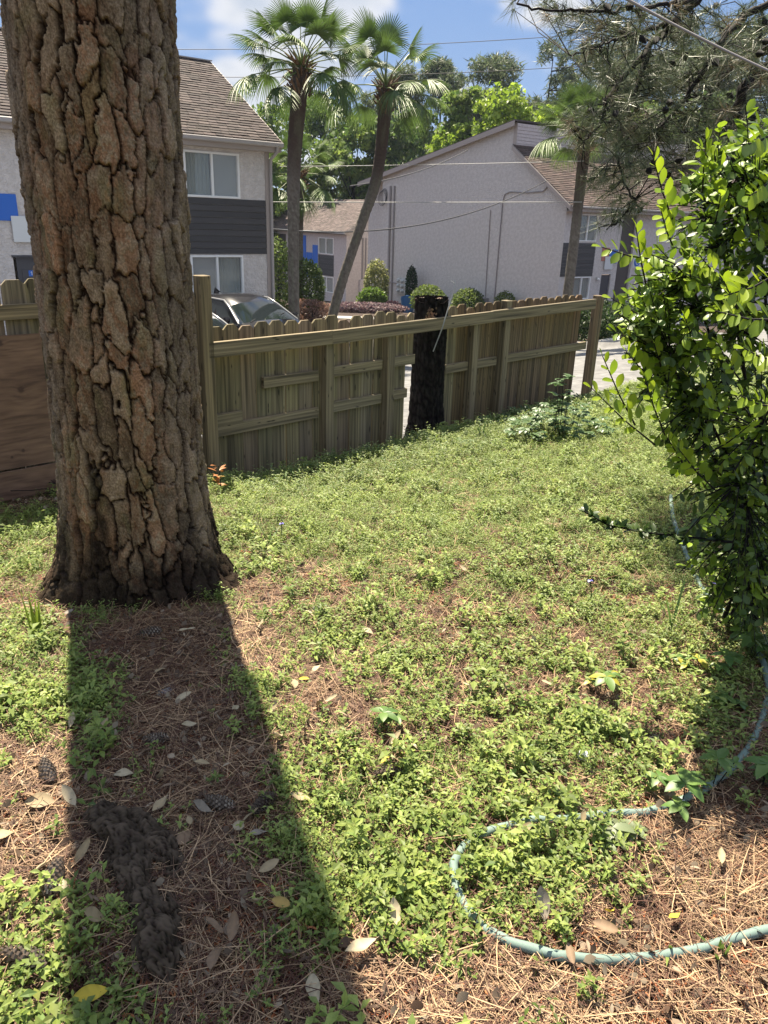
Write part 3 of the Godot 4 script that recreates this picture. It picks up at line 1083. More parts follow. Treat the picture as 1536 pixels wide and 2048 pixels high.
func fence() -> void:
	var along := Basis(Vector3(0.7, 0, -0.714).normalized(), Vector3.UP, Vector3(0.714, 0, 0.7).normalized())
	var f := thing("wooden_fence", "weathered dog-eared board fence across the back of the yard", "fence", fence_at(0, 0, -0.4), "", along)
	var made := []
	for k in 14:
		made.append(picket_mesh(0.1385, 1.44, 100 + k))
	var s := -0.02
	var i := 0
	while s < 5.06:
		if s < 2.06 or s > 2.62:
			var lift := pick(-0.012, 0.012)
			if absf(s - 1.2) < 0.08 or absf(s - 2.0) < 0.08 or absf(s - 2.98) < 0.08:
				lift -= 0.035
			put(f, "picket", made[rng.randi() % 14], M.wood if s < 2.7 else M.wood_brown, Vector3(s, -0.21 + lift + 0.006 * s, pick(-0.003, 0.003)), Basis(Vector3.BACK, pick(-0.006, 0.006)))
		i += 1
		s += 0.1425
	put(f, "picket", picket_mesh(0.085, 0.47, 140), M.wood, Vector3(2.094, 0.745, 0.0)).set_meta("label", "short broken picket beside the stump")
	# rails: [s0, s1, y bottom, q front]
	for r in [[-0.16, 1.02, 0.632, 0.634, 0.138], [1.02, 3.18, 0.632, 0.668, 0.138], [3.18, 5.16, 0.672, 0.700, 0.134], [0.38, 0.945, 0.331, 0.325, 0.05], [-0.12, 0.945, 0.01, 0.01, 0.05], [-0.11, 0.17, 0.096, 0.096, 0.05], [1.105, 1.70, 0.338, 0.342, 0.05], [1.105, 1.70, 0.03, 0.03, 0.05], [1.82, 2.13, 0.345, 0.35, 0.05], [1.82, 2.04, 0.04, 0.04, 0.05], [2.58, 2.93, 0.2, 0.2, 0.05], [3.04, 3.41, 0.2, 0.205, 0.05], [3.57, 5.2, 0.21, 0.213, 0.05]]:
		var mb := MB.new()
		mb.uvo = Vector2(pick(0, 1), pick(0, 3))
		var dull := pick(0.85, 1.15)
		mb.col = Color(dull, dull * 0.97, dull * 0.92)
		var length: float = r[1] - r[0]
		var hh := 0.112 if r[4] > 0.1 else 0.088
		mb.box(Vector3(0, 0, -0.038), Vector3(length, hh, 0), Transform3D.IDENTITY, 0.003)
		var tilt := atan2(r[3] - r[2], length)
		put(f, "rail", mb.mesh(), M.wood, Vector3(r[0], r[2] + 0.4, r[4]), Basis(Vector3.BACK, tilt))
	for p in [[1.03, 0.70, 0.93], [1.77, 0.66, 0.95], [2.98, 0.69, 0.92], [3.49, 0.865, 0.9], [0.98, 0.76, 1.05]]:
		if p[0] == 0.98:
			continue
		var mb := MB.new()
		mb.uvo = Vector2(pick(0, 1), pick(0, 3))
		mb.col = Color(1, 0.97, 0.92) * p[2]
		mb.box(Vector3(-0.045, -0.25, 0.009), Vector3(0.045, p[1] + 0.4, 0.098), Transform3D.IDENTITY, 0.004)
		put(f, "post", mb.mesh(), M.wood, Vector3(p[0], 0, 0), Basis(Vector3.BACK, pick(-0.01, 0.01)))
	# the taller run to the left
	f = thing("wooden_fence", "taller board fence run patched with a plywood sheet left of the pine", "fence", fence_at(-0.18, 0, -0.16), "", along)
	s = -0.09
	while s > -4.3:
		put(f, "picket", made[rng.randi() % 14], M.wood, Vector3(s, -0.08 + pick(-0.008, 0.008), pick(-0.002, 0.002)), Basis(Vector3.BACK, pick(-0.005, 0.005)))
		s -= 0.1425
	for r in [[-2.1, -0.01, 1.135], [-4.4, -2.11, 1.135], [-1.12, -0.01, 0.675], [-2.3, -0.01, 0.02]]:
		var mb := MB.new()
		mb.uvo = Vector2(pick(0, 1), pick(0, 3))
		mb.col = Color(1.05, 0.95, 0.85)
		mb.box(Vector3(r[0], r[2], 0.0085), Vector3(r[1], r[2] + 0.089, 0.047), Transform3D.IDENTITY, 0.003)
		put(f, "rail", mb.mesh(), M.wood)
	for p in [[0.02, 1.365, 1.1], [-2.4, 1.2, 0.95]]:
		var mb := MB.new()
		mb.uvo = Vector2(pick(0, 1), pick(0, 3))
		mb.col = Color(0.82, 0.76, 0.66) * p[2]
		mb.box(Vector3(p[0] - 0.045, -0.4, 0.049), Vector3(p[0] + 0.045, p[1], 0.138), Transform3D.IDENTITY, 0.004)
		put(f, "post", mb.mesh(), M.wood)
	var pl := MB.new()
	pl.uvo = Vector2(0.3, 0.2)
	pl.box(Vector3(-2.35, 0.215, 0.0485), Vector3(-1.135, 1.035, 0.061), Transform3D(Basis(Vector3.BACK, -0.012), Vector3.ZERO), 0.001)
	put(f, "plywood_sheet", pl.mesh(), M.ply).set_meta("label", "reddish plywood sheet with wavy grain")
	pl = MB.new()
	pl.uvo = Vector2(0.7, 0.1)
	pl.box(Vector3(-2.35, 0.02, 0.0485), Vector3(-0.9, 0.205, 0.066), Transform3D(Basis(Vector3.BACK, -0.01), Vector3.ZERO), 0.001)
	put(f, "bottom_board", pl.mesh(), M.ply)
	var g := MB.new()
	g.uvo = Vector2(0.4, 1.3)
	g.col = Color(0.72, 0.62, 0.55)
	g.box(Vector3(-0.05, -0.5, -0.05), Vector3(0.05, 1.26, 0.05), Transform3D.IDENTITY, 0.005)
	var gp := thing("fence_post", "lone square post standing just past the fence's right end", "post", fence_at(5.32, 0.06, -0.42), "", along)
	put(gp, "post", g.mesh(), M.wood, Vector3.ZERO, Basis(Vector3.BACK, -0.008))


# ---------------------------------------------------------------- big pine

func big_pine() -> void:
	var c := Vector3(-1.155, height(-1.155, -3.3), -3.3)
	var root := thing("pine_tree", "massive old pine trunk with plated brown bark in front of the fence", "tree", c)
	var warp := FastNoiseLite.new()
	warp.seed = 8
	warp.frequency = 1.0
	warp.fractal_octaves = 3
	var fine := FastNoiseLite.new()
	fine.seed = 15
	fine.frequency = 1.0
	fine.fractal_octaves = 4
	fine.fractal_gain = 0.6
	# bark plates: NC columns of long plates round the trunk, each split into flakes
	var NC := 27
	var NR := 90
	var r_ := RandomNumberGenerator.new()
	r_.seed = 40
	var jx := PackedFloat32Array()
	var jy := PackedFloat32Array()
	var jh := PackedFloat32Array()
	var jt := PackedFloat32Array()
	for i in NC * NR:
		jx.append(r_.randf_range(-0.34, 0.34))
		jy.append(r_.randf_range(-0.42, 0.42))
		jh.append(r_.randf_range(-1.0, 1.0))
		jt.append(r_.randf())
	var coff := PackedFloat32Array()
	for i in NC:
		coff.append(r_.randf())
	var ys := PackedFloat32Array()
	var y := -0.22
	while y < 2.75:
		ys.append(y)
		y += 0.0056
	while y < 12.0:
		ys.append(y)
		y += 0.12
	var cols := 430
	var pts := PackedVector3Array()
	var cc := PackedColorArray()
	for yy in ys:
		var t := maxf(yy, 0.0)
		var r0 := 0.303 + 0.075 * exp(-t * 7.5) + 0.03 * exp(-t * 1.2) - 0.005 * maxf(yy - 2.5, 0.0)
		for i in cols:
			var a := TAU * i / cols
			var ca := cos(a)
			var sa := sin(a)
			var fl := exp(-t * 6.0) * (0.045 * maxf(0.0, cos(a * 5.0 + 0.4)) + 0.11 * pow(maxf(0.0, cos(a - 0.25)), 8.0) + 0.05 * pow(maxf(0.0, cos(a - 3.0)), 8.0) + 0.03 * sin(a * 3.0))
			var qx := ca * 0.31
			var qz := sa * 0.31
			var wx := warp.get_noise_3d(qx * 6.0, yy * 2.6, qz * 6.0)
			var wy := warp.get_noise_3d(qx * 7.0, yy * 4.0 + 70.0, qz * 7.0)
			var wf := fine.get_noise_3d(qx * 30.0, yy * 26.0, qz * 30.0)
			var gu := float(i) / cols * NC + wx * 0.6 + wf * 0.10 + NC
			var gv := (yy + 1.0) / 0.185 + wy * 0.8 + wf * 0.13
			var f1 := 9.0
			var f2 := 9.0
			var id := 0
			var du := 0.0
			var dv := 0.0
			var ci := int(floor(gu))
			for ii in [ci - 1, ci, ci + 1]:
				var col: int = (ii + NC * 4) % NC
				var vv := gv + coff[col]
				var cj := int(floor(vv))
				for jj in [cj - 1, cj, cj + 1]:
					var k: int = col * NR + (jj + NR) % NR
					var ex := absf(gu - (ii + 0.5 + jx[k]))
					var ey := absf(vv - (jj + 0.5 + jy[k])) * 0.92
					var d: float = sqrt(ex * ex + ey * ey) * 0.5 + maxf(ex, ey) * 0.5
					if d < f1:
						f2 = f1
						f1 = d
						id = k
						du = gu - (ii + 0.5 + jx[k])
						dv = vv - (jj + 0.5 + jy[k])
					elif d < f2:
						f2 = d
			var edge := f2 - f1
			var deepness := 0.5 + 0.5 * warp.get_noise_3d(qx * 3.0 + 9.0, yy * 1.1, qz * 3.0)
			# cracks are wide between columns and narrow across them
			var side := clampf(absf(du) / (absf(dv) * 0.8 + absf(du) + 0.001), 0.0, 1.0)
			var wide := lerpf(0.035, 0.15, side) * (0.5 + 0.9 * deepness)
			var pl := smoothstep(wide * 0.25, wide, edge)
			# flakes: thin sheets of bark one over the other, with ragged rims
			var s1 := fine.get_noise_3d(qx * 16.0 + jh[id] * 20.0, yy * 8.0, qz * 16.0) + 0.35 * jh[id]
			var lay_: float = floor(s1 * 6.0)
			var fn := fine.get_noise_3d(qx * 120.0, yy * 60.0, qz * 120.0)
			var h := (pl - 1.0) * lerpf(0.012, 0.032, deepness * (0.4 + 0.6 * side))
			h += pl * (0.0055 * jh[id] + 0.0022 * lay_ + 0.0022 * (1.0 - pow(f1 * 1.6, 2.0)) + 0.010 * du * (jt[id] - 0.5))
			h += 0.0024 * fn + 0.0014 * wf
			pts.append(Vector3(ca * (r0 + fl + h), yy, sa * (r0 + fl + h)))
			var light := clampf(0.5 + 0.32 * (jt[id] - 0.5) + 0.55 * fn + 0.10 * lay_, 0.0, 1.0)
			var tone := Color(0.16, 0.115, 0.065).lerp(Color(0.55, 0.41, 0.245), light)
			var rust := smoothstep(0.25, 0.8, jt[(id * 7 + int(lay_ + 9.0) * 13) % (NC * NR)]) * smoothstep(-0.35, 0.25, warp.get_noise_3d(qx * 3.0, yy * 1.3 + 20.0, qz * 3.0))
			tone = tone.lerp(Color(0.40, 0.205, 0.10) * (0.6 + 0.8 * light), rust * 0.75)
			var moss := smoothstep(0.15, 0.5, warp.get_noise_3d(qx * 7.0, yy * 3.0 - 30.0, qz * 7.0))
			tone = tone.lerp(Color(0.28, 0.25, 0.10) * (0.6 + 0.7 * light), moss * 0.45)
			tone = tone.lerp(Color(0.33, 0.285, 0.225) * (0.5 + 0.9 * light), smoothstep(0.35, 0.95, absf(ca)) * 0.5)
			tone = tone.lerp(Color(0.035, 0.019, 0.012), (1.0 - pl) * 0.95)
			var stain := smoothstep(0.55, 0.12, t + 0.30 * wx + 0.12 * wf)
			stain = maxf(stain, smoothstep(0.16, 0.02, absf(a - 1.72 + 0.08 * wx)) * smoothstep(0.95, 0.55, yy) * smoothstep(-0.2, 0.3, wy + 0.3 * wf) * 0.8)
			tone = tone.lerp(Color(0.020, 0.016, 0.014) * (0.6 + 0.8 * light), stain * 0.9)
			cc.append(tone)
	var mb := MB.new()
	mb.sheet(pts, cols, cc, true)
	put(root, "trunk", mb.mesh(), M.bark)


func bark_log(mb: MB, c: Vector3, h: float, r0: float, flare: float, dark: Color, light: Color, sd: int, cut := 0.0) -> void:
	var cell := FastNoiseLite.new()
	cell.noise_type = FastNoiseLite.TYPE_CELLULAR
	cell.seed = sd
	cell.frequency = 1.0
	cell.cellular_return_type = FastNoiseLite.RETURN_DISTANCE2_SUB
	var w := FastNoiseLite.new()
	w.seed = sd
	w.frequency = 1.0
	w.fractal_octaves = 3
	var cols := 110
	var rows := 130
	var pts := PackedVector3Array()
	var cc := PackedColorArray()
	for j in rows:
		var y := h * j / (rows - 1.0)
		for i in cols:
			var a := TAU * i / cols
			var q := Vector3(cos(a) * r0, y, sin(a) * r0)
			var d := smoothstep(0.0, 0.4, cell.get_noise_3d(q.x * 26.0, y * 9.0, q.z * 26.0) + 1.0)
			var f := w.get_noise_3d(q.x * 30.0, y * 14.0, q.z * 30.0)
			var r := r0 + flare * exp(-y * 5.0) * (1.0 + 0.5 * cos(a * 3.0 + 1.0)) + 0.012 * w.get_noise_3d(q.x * 5.0, y * 2.0, q.z * 5.0) + 0.012 * (d - 1.0) + 0.005 * f
			var top := h - cut * (0.5 + 0.5 * sin(a * 1.0 + 0.6)) - absf(f) * 0.02
			pts.append(c + Vector3(cos(a) * r, minf(y, top), sin(a) * r))
			cc.append(dark.lerp(light, clampf(d * 0.7 + f * 0.5, 0.0, 1.0)))
	mb.sheet(pts, cols, cc, true)


func stump() -> void:
	var p := fence_at(2.45, -0.065, 0.0)
	p.y = height(p.x, p.z) - 0.08
	var o := thing("tree_stump", "tall dark dead stump standing in the gap of the fence", "stump", p)
	var mb := MB.new()
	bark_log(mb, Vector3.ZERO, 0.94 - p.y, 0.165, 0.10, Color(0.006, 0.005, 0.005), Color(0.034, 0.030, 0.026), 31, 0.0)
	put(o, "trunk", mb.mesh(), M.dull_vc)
	mb = MB.new()
	mb.col = Color(0.16, 0.10, 0.06)
	var c := Vector3(0, 0.905 - p.y, 0)
	for i in 24:
		var a := TAU * i / 24.0
		var b := TAU * (i + 1) / 24.0
		mb.col = jit(Color(0.10, 0.065, 0.04), 0.35)
		mb.tri(c, c + Vector3(cos(a) * 0.165, 0.018 * sin(a * 5.0), sin(a) * 0.165), c + Vector3(cos(b) * 0.165, 0.018 * sin(b * 5.0), sin(b) * 0.165))
	put(o, "cut_top", mb.mesh(), M.plain_vc)
	mb = MB.new()
	for i in 34:
		mb.col = jit(Color(0.20, 0.12, 0.06), 0.6)
		var q := Vector3(pick(-0.06, 0.05), 0.80 - p.y + pick(-0.09, 0.06), 0.165 + pick(0, 0.008))
		mb.box(-Vector3(0.009, 0.013, 0.006) * pick(0.5, 1.4), Vector3(0.009, 0.013, 0.006) * pick(0.5, 1.3), Transform3D(Basis.from_euler(Vector3(pick(-0.5, 0.5), pick(-0.5, 0.5), pick(-1, 1))), q), 0.004)
	put(o, "bracket_fungus", mb.mesh(), M.plain_vc).set_meta("label", "rusty orange fungus patch")
	mb = MB.new()
	mb.tube(PackedVector3Array([Vector3(0.03, 0.45 - p.y, 0.19), Vector3(0.1, 0.68 - p.y, 0.25), Vector3(0.155, 0.88 - p.y, 0.20), Vector3(0.2, 1.02 - p.y, 0.15), Vector3(0.2, 1.10 - p.y, 0.14)]), PackedFloat32Array([0.005, 0.006, 0.006, 0.004, 0.003]), 5)
	mb.tube(PackedVector3Array([Vector3(0.2, 1.07 - p.y, 0.14), Vector3(0.16, 1.1 - p.y, 0.13)]), PackedFloat32Array([0.003, 0.002]), 5)
	put(o, "dead_stem", mb.mesh(), M.wire_pale)


# ---------------------------------------------------------------- palms

func frond_mesh(sd: int, lean: float) -> ArrayMesh:
	var r := RandomNumberGenerator.new()
	r.seed = sd
	var mb := MB.new()
	# petiole along -z, then a fan with a drooping rib
	mb.col = Color(0.16, 0.20, 0.06)
	var pl := 0.98 * r.randf_range(0.9, 1.15)
	mb.tube(PackedVector3Array([Vector3.ZERO, Vector3(0, 0.02, -pl * 0.5), Vector3(0, -0.02, -pl)]), PackedFloat32Array([0.022, 0.013, 0.01]), 5, false)
	var hub := Vector3(0, -0.02, -pl)
	var count := 40
	for i in count:
		var f := (i + 0.5) / count * 2.0 - 1.0
		var a := f * 1.95
		var droop := 0.16 + 0.22 * absf(f) + lean * 0.55
		var d := Vector3(sin(a), 0.10 * cos(a * 2.0), -cos(a)).normalized()
		var l := (0.62 - 0.13 * absf(f)) * r.randf_range(0.88, 1.05)
		var rise := Vector3(0, -0.22 * cos(a) * lean, 0)
		var side := d.cross(Vector3.UP).normalized()
		var tone := r.randf_range(0.7, 1.3)
		mb.col = Color(0.075, 0.125, 0.03) * tone
		var prev := hub
		var k0 := mb.v.size()
		var steps := 5
		var roll := r.randf_range(-0.5, 0.5)
		for s in steps + 1:
			var t := float(s) / steps
			var p := hub + d * l * t + Vector3.DOWN * droop * l * t * t * t * 0.9 + rise * t
			var w := 0.014 * (sin(PI * minf(t * 0.75 + 0.12, 1.0)) if t < 0.999 else 0.05)
			var sd2 := (side + Vector3.UP * roll * t).normalized()
			var nn := sd2.cross(d).normalized()
			if nn.y < 0.0:
				nn = -nn
			mb.vert(p - sd2 * w + Vector3.UP * w * 0.45, (nn + sd2 * 0.4).normalized())
			mb.vert(p, nn)
			mb.vert(p + sd2 * w + Vector3.UP * w * 0.45, (nn - sd2 * 0.4).normalized())
		for s in steps:
			var q := k0 + s * 3
			mb.face(q, q + 1, q + 4)
			mb.face(q, q + 4, q + 3)
			mb.face(q + 1, q + 2, q + 5)
			mb.face(q + 1, q + 5, q + 4)
	return mb.mesh()


func palm(label: String, path: Array, radii: Array, crown: int, grow: float, protos: Array, sd: int, low: float) -> Node3D:
	rng.seed = sd
	var base: Vector3 = path[0]
	var o := thing("palm_tree", label, "palm", base, "cabbage palms beyond the fence")
	var curve := Curve3D.new()
	for i in path.size():
		var p: Vector3 = path[i] - base
		var d := Vector3.ZERO
		if i > 0 and i < path.size() - 1:
			d = (path[i + 1] - path[i - 1]) * 0.2
		curve.add_point(p, -d, d)
	var cols := 20
	var length := curve.get_baked_length()
	var rows := int(length / 0.05)
	var pts := PackedVector3Array()
	var cc := PackedColorArray()
	var w := FastNoiseLite.new()
	w.seed = sd
	w.frequency = 1.0
	w.fractal_octaves = 2
	for j in rows + 1:
		var f := float(j) / rows
		var p := curve.sample_baked(f * length)
		var x := f * (radii.size() - 1)
		var k := mini(int(x), radii.size() - 2)
		var r: float = lerpf(radii[k], radii[k + 1], x - k)
		for i in cols:
			var a := TAU * i / cols
			var n := w.get_noise_3d(cos(a) * 2.0, j * 0.55, sin(a) * 2.0)
			var ring := 0.03 * sin(j * 2.1 + n * 2.0)
			var rr := r * (1.0 + ring + 0.07 * n)
			pts.append(p + Vector3(cos(a) * rr, 0, sin(a) * rr))
			var tone := Color(0.10, 0.083, 0.066).lerp(Color(0.20, 0.178, 0.15), clampf(0.5 + n, 0, 1))
			tone = tone.lerp(Color(0.055, 0.03, 0.022), smoothstep(0.6, 0.75, f + 0.1 * n) * 0.85)
			tone = tone.lerp(Color(0.15, 0.16, 0.10), smoothstep(0.1, 0.5, w.get_noise_3d(cos(a), j * 0.04, sin(a))) * 0.4)
			cc.append(tone)
	var mb := MB.new()
	mb.sheet(pts, cols, cc, true)
	put(o, "trunk", mb.mesh(), M.palm_bark)
	var top := curve.sample_baked(length)
	# old leaf bases and fibre round the neck
	mb = MB.new()
	for i in 70:
		var a := pick(0, TAU)
		var h := pick(-0.55, 0.12) * grow
		mb.col = jit(Color(0.12, 0.07, 0.035), 0.5)
		var d := Vector3(cos(a), pick(0.4, 1.6), sin(a)).normalized()
		var rr: float = radii[radii.size() - 1]
		var p := top + Vector3(cos(a) * rr * 0.8, h, sin(a) * rr * 0.8)
		mb.tube(PackedVector3Array([p, p + d * pick(0.12, 0.34) * grow]), PackedFloat32Array([0.035 * grow, 0.012 * grow]), 5)
	put(o, "leaf_base", mb.mesh(), M.plain_vc)
	for i in crown:
		var f := (i + 0.5) / crown
		var yaw := i * 2.39996 + pick(-0.25, 0.25)
		var pitch := lerpf(1.25, low, pow(f, 0.8)) + pick(-0.15, 0.15)
		var bs := Basis(Vector3.UP, yaw) * Basis(Vector3.RIGHT, pitch) * Basis(Vector3.BACK, pick(-0.4, 0.4))
		var k := mini(int(f * protos.size()), protos.size() - 1)
		put(o, "frond", protos[k], M.frond, top + Vector3(0, 0.12 * (1.0 - f) * grow, 0), bs.scaled(Vector3.ONE * grow * pick(0.88, 1.1)))
	return o


func palms() -> void:
	var protos := [frond_mesh(1, -0.1), frond_mesh(2, 0.15), frond_mesh(3, 0.5), frond_mesh(4, 0.9)]
	var D := 20.0
	var foot := at(588, 640, D)
	foot.y = height(foot.x, foot.z)
	palm("tall straight palm in front of the far blue panels", [foot, at(587, 500, D), at(588, 330, D), at(596, 215, D), at(603, 138, D)], [0.15, 0.14, 0.135, 0.155, 0.18, 0.20], 32, 1.0, protos, 11, -0.45)
	D = 22.0
	foot = at(655, 665, D)
	foot.y = height(foot.x, foot.z)
	palm("tall palm with a curved trunk leaning in front of the mauve gable", [foot, at(676, 590, D), at(722, 450, D), at(752, 360, D), at(767, 250, D), at(771, 178, D)], [0.14, 0.145, 0.14, 0.15, 0.155, 0.19], 21, 1.06, protos, 29, -0.5)
	D = 33.0
	foot = at(600, 600, D)
	foot.y = height(foot.x, foot.z)
	palm("shorter palm half hidden behind the straight palm trunk", [foot, at(598, 500, D), at(597, 350, D)], [0.18, 0.17, 0.22], 26, 1.2, protos, 17, -0.7)
	D = 21.0
	foot = at(1128, 620, D)
	foot.y = height(foot.x, foot.z)
	palm("slender palm under the pine boughs beside the mauve house", [foot, at(1135, 590, D), at(1152, 450, D), at(1172, 268, D)], [0.145, 0.13, 0.125, 0.16], 30, 0.84, protos, 5, -0.3)


# ---------------------------------------------------------------- far trees

func crown_leaves(mb: MB, blobs: Array, count: int, size: float, a: Color, b: Color, fine_: bool) -> void:
	var total := 0.0
	for bl in blobs:
		total += bl[1] * bl[1]
	for bl in blobs:
		var c: Vector3 = bl[0]
		var r: float = bl[1]
		var n := int(count * r * r / total)
		var twigs := maxi(6, int(n / 14.0))
		for i in twigs:
			var d := Vector3(pick(-1, 1), pick(-0.75, 1), pick(-1, 1))
			if d.length() > 1.0:
				d = d.normalized() * pick(0.75, 1.0)
			var q := c + Vector3(d.x * r, d.y * r * 0.8, d.z * r)
			var tone := a.lerp(b, clampf(pick(-0.1, 1.1), 0, 1)) * pick(0.75, 1.25)
			for k in 14:
				mb.col = tone * pick(0.85, 1.15)
				var o := Vector3(pick(-1, 1), pick(-0.7, 0.7), pick(-1, 1)) * r * 0.24
				var x := Vector3(pick(-1, 1), pick(-1, 1), pick(-1, 1)).normalized()
				var y := x.cross(Vector3(pick(-1, 1), pick(-1, 1), pick(-1, 1))).normalized()
				var s := size * pick(0.6, 1.4)
				var p := q + o
				if fine_:
					mb.tri(p - y * s * 0.16, p + x * s * 1.6, p + y * s * 0.16)
				else:
					mb.quad(p - x * s * 0.5, p - y * s * 0.3, p + x * s * 0.5, p + y * s * 0.3)


func far_tree(called: String, label: String, u: float, v_top: float, deep: float, wide_px: float, kind: String, sd: int) -> void:
	rng.seed = sd
	var top := at(u, v_top, deep)
	var foot := Vector3(top.x, height(top.x, top.z), top.z)
	var scale_ := deep / FOCAL * 1.05
	var w := wide_px * scale_
	var h := top.y - foot.y
	var o := thing(called, label, "tree", foot, "trees behind the apartment houses")
	var mb := MB.new()
	var lean := pick(-0.4, 0.4)
	mb.col = Color(0.11, 0.085, 0.07) if kind == "pine" else Color(0.09, 0.08, 0.065)
	var tp := PackedVector3Array()
	var tr := PackedFloat32Array()
	for i in 7:
		var f := i / 6.0
		tp.append(Vector3(lean * f + sin(f * 5.0 + sd) * 0.15, h * 0.94 * f, cos(f * 4.0) * 0.2))
		tr.append(lerpf(0.26, 0.04, f))
	mb.tube(tp, tr, 7)
	var blobs := []
	if kind == "pine":
		# a bare bole, tufted boughs in the upper third
		for i in 30:
			var f := pick(0.5, 0.99)
			var rad := w * 0.5 * sqrt(maxf(0.03, 1.0 - pow((f - 0.74) / 0.25, 2.0))) * pick(0.15, 0.95)
			var a := pick(0, TAU)
			var c := Vector3(cos(a) * rad + lean * f, h * f - 0.5, sin(a) * rad)
			blobs.append([c, w * pick(0.11, 0.2)])
			mb.tube(PackedVector3Array([Vector3(lean * f, h * f - 1.2, 0), c.lerp(Vector3(lean * f, h * f - 1.2, 0), 0.4) + Vector3.DOWN * 0.2, c]), PackedFloat32Array([0.08, 0.06, 0.02]), 5, false)
	else:
		for i in 20:
			var f := pick(0.16, 0.94)
			var rad := w * 0.5 * sqrt(maxf(0.05, 1.0 - pow((f - 0.5) / 0.5, 2.0))) * pick(0.2, 0.9)
			var a := pick(0, TAU)
			var c := Vector3(cos(a) * rad + lean * f, h * f, sin(a) * rad)
			blobs.append([c, w * pick(0.12, 0.24)])
			mb.tube(PackedVector3Array([Vector3(lean * f, h * f * 0.7, 0), c]), PackedFloat32Array([0.07, 0.02]), 5, false)
	put(o, "trunk", mb.mesh(), M.twig)
	mb = MB.new()
	if kind == "pine":
		crown_leaves(mb, blobs, 15000, 0.36, Color(0.06, 0.09, 0.045), Color(0.14, 0.17, 0.085), true)
	elif kind == "bright":
		crown_leaves(mb, blobs, 11000, 0.40, Color(0.16, 0.25, 0.025), Color(0.30, 0.40, 0.05), false)
	elif kind == "mid":
		crown_leaves(mb, blobs, 11500, 0.42, Color(0.09, 0.16, 0.035), Color(0.21, 0.28, 0.06), false)
	else:
		crown_leaves(mb, blobs, 11500, 0.42, Color(0.06, 0.11, 0.035), Color(0.14, 0.20, 0.055), false)
	put(o, "crown", mb.mesh(), M.far_leaf).set_meta("kind", "stuff")


func far_trees() -> void:
	far_tree("pine_tree", "tall pine with a rounded top left of the brightest tree", 1000, 116, 88, 150, "pine", 1)
	far_tree("pine_tree", "tallest far pine, right of the cumulus cloud", 1105, 84, 90, 150, "pine", 2)
	far_tree("pine_tree", "far pine rising just behind the leaning palm's fronds", 885, 118, 92, 130, "pine", 3)
	far_tree("pine_tree", "far pine between the two tall palm crowns", 795, 122, 95, 110, "pine", 4)
	far_tree("pine_tree", "far pine behind the slender palm, seen through pine boughs", 1215, 66, 88, 180, "pine", 5)
	far_tree("pine_tree", "far pine behind the overhead boughs near the shrub top", 1350, 40, 80, 220, "pine", 6)
	far_tree("pine_tree", "far pine at the edge of the view above the shrub", 1500, 50, 78, 220, "pine", 7)
	far_tree("broadleaf_tree", "bright yellow green tree directly above the mauve gable peak", 1000, 183, 66, 190, "bright", 8)
	far_tree("broadleaf_tree", "pale green tree peeping over the gable beside the slender palm", 1085, 205, 68, 120, "bright", 9)
	far_tree("broadleaf_tree", "narrow mid green tree right of the leaning palm crown", 915, 165, 70, 120, "mid", 10)
	far_tree("broadleaf_tree", "light green tree low behind the sloping gable roof", 870, 250, 67, 170, "bright", 11)
	far_tree("broadleaf_tree", "dark leafy tree behind the leaning palm trunk", 790, 215, 76, 170, "dark", 12)
	far_tree("broadleaf_tree", "mid green tree between the two palm trunks", 715, 225, 74, 170, "mid", 13)
	far_tree("broadleaf_tree", "dark tree behind the crown of the shorter palm", 640, 215, 80, 190, "dark", 14)
	far_tree("broadleaf_tree", "mid green tree at the end of the left roof slope", 540, 205, 78, 170, "mid", 15)
	far_tree("broadleaf_tree", "leafy tree behind the straight palm trunk and left roof", 470, 240, 70, 150, "mid", 19)
	far_tree("broadleaf_tree", "green tree over the mauve roof behind the pine boughs", 1290, 190, 75, 200, "mid", 16)
	far_tree("broadleaf_tree", "dark green tree over the mauve roof above the shrub", 1440, 150, 72, 240, "dark", 17)
	far_tree("broadleaf_tree", "deep green tree in the middle of the far tree line", 840, 300, 84, 200, "dark", 18)


# ---------------------------------------------------------------- beds

func bush(called: String, label: String, c: Vector3, r: Vector3, count: int, size: float, a: Color, b: Color, group := "", category := "shrub") -> void:
	var o := thing(called, label, category, c, group)
	var mb := MB.new()
	mb.col = Color(0.06, 0.05, 0.035)
	for i in 9:
		var d := Vector3(pick(-0.6, 0.6) * r.x, r.y * pick(1.0, 1.5), pick(-0.6, 0.6) * r.z)
		mb.tube(PackedVector3Array([Vector3(d.x * 0.15, -0.1, d.z * 0.15), d * 0.5, d]), PackedFloat32Array([0.03, 0.02, 0.008]), 5, false)
	put(o, "stem", mb.mesh(), M.twig)
	mb = MB.new()
	for i in count:
		var d := Vector3(pick(-1, 1), pick(-0.8, 1), pick(-1, 1))
		while d.length() > 1.0:
			d = Vector3(pick(-1, 1), pick(-0.8, 1), pick(-1, 1))
		d = d.normalized() * pow(d.length(), 0.45) * pick(0.88, 1.06)
		var p := Vector3(d.x * r.x, r.y + d.y * r.y, d.z * r.z)
		mb.col = a.lerp(b, pick(0, 1)) * pick(0.75, 1.25)
		var x := Vector3(pick(-1, 1), pick(-1, 1), pick(-1, 1)).normalized()
		var y := x.cross(Vector3(pick(-1, 1), pick(-1, 1), pick(-1, 1))).normalized()
		var s := size * pick(0.7, 1.35)
		mb.quad(p - x * s * 0.5, p - y * s * 0.28, p + x * s * 0.5, p + y * s * 0.28)
	put(o, "foliage", mb.mesh(), M.far_leaf).set_meta("kind", "stuff")


func foot_at(u: float, v: float, deep: float) -> Vector3:
	var p := at(u, v, deep)
	return Vector3(p.x, height(p.x, p.z) - 0.02, p.z)


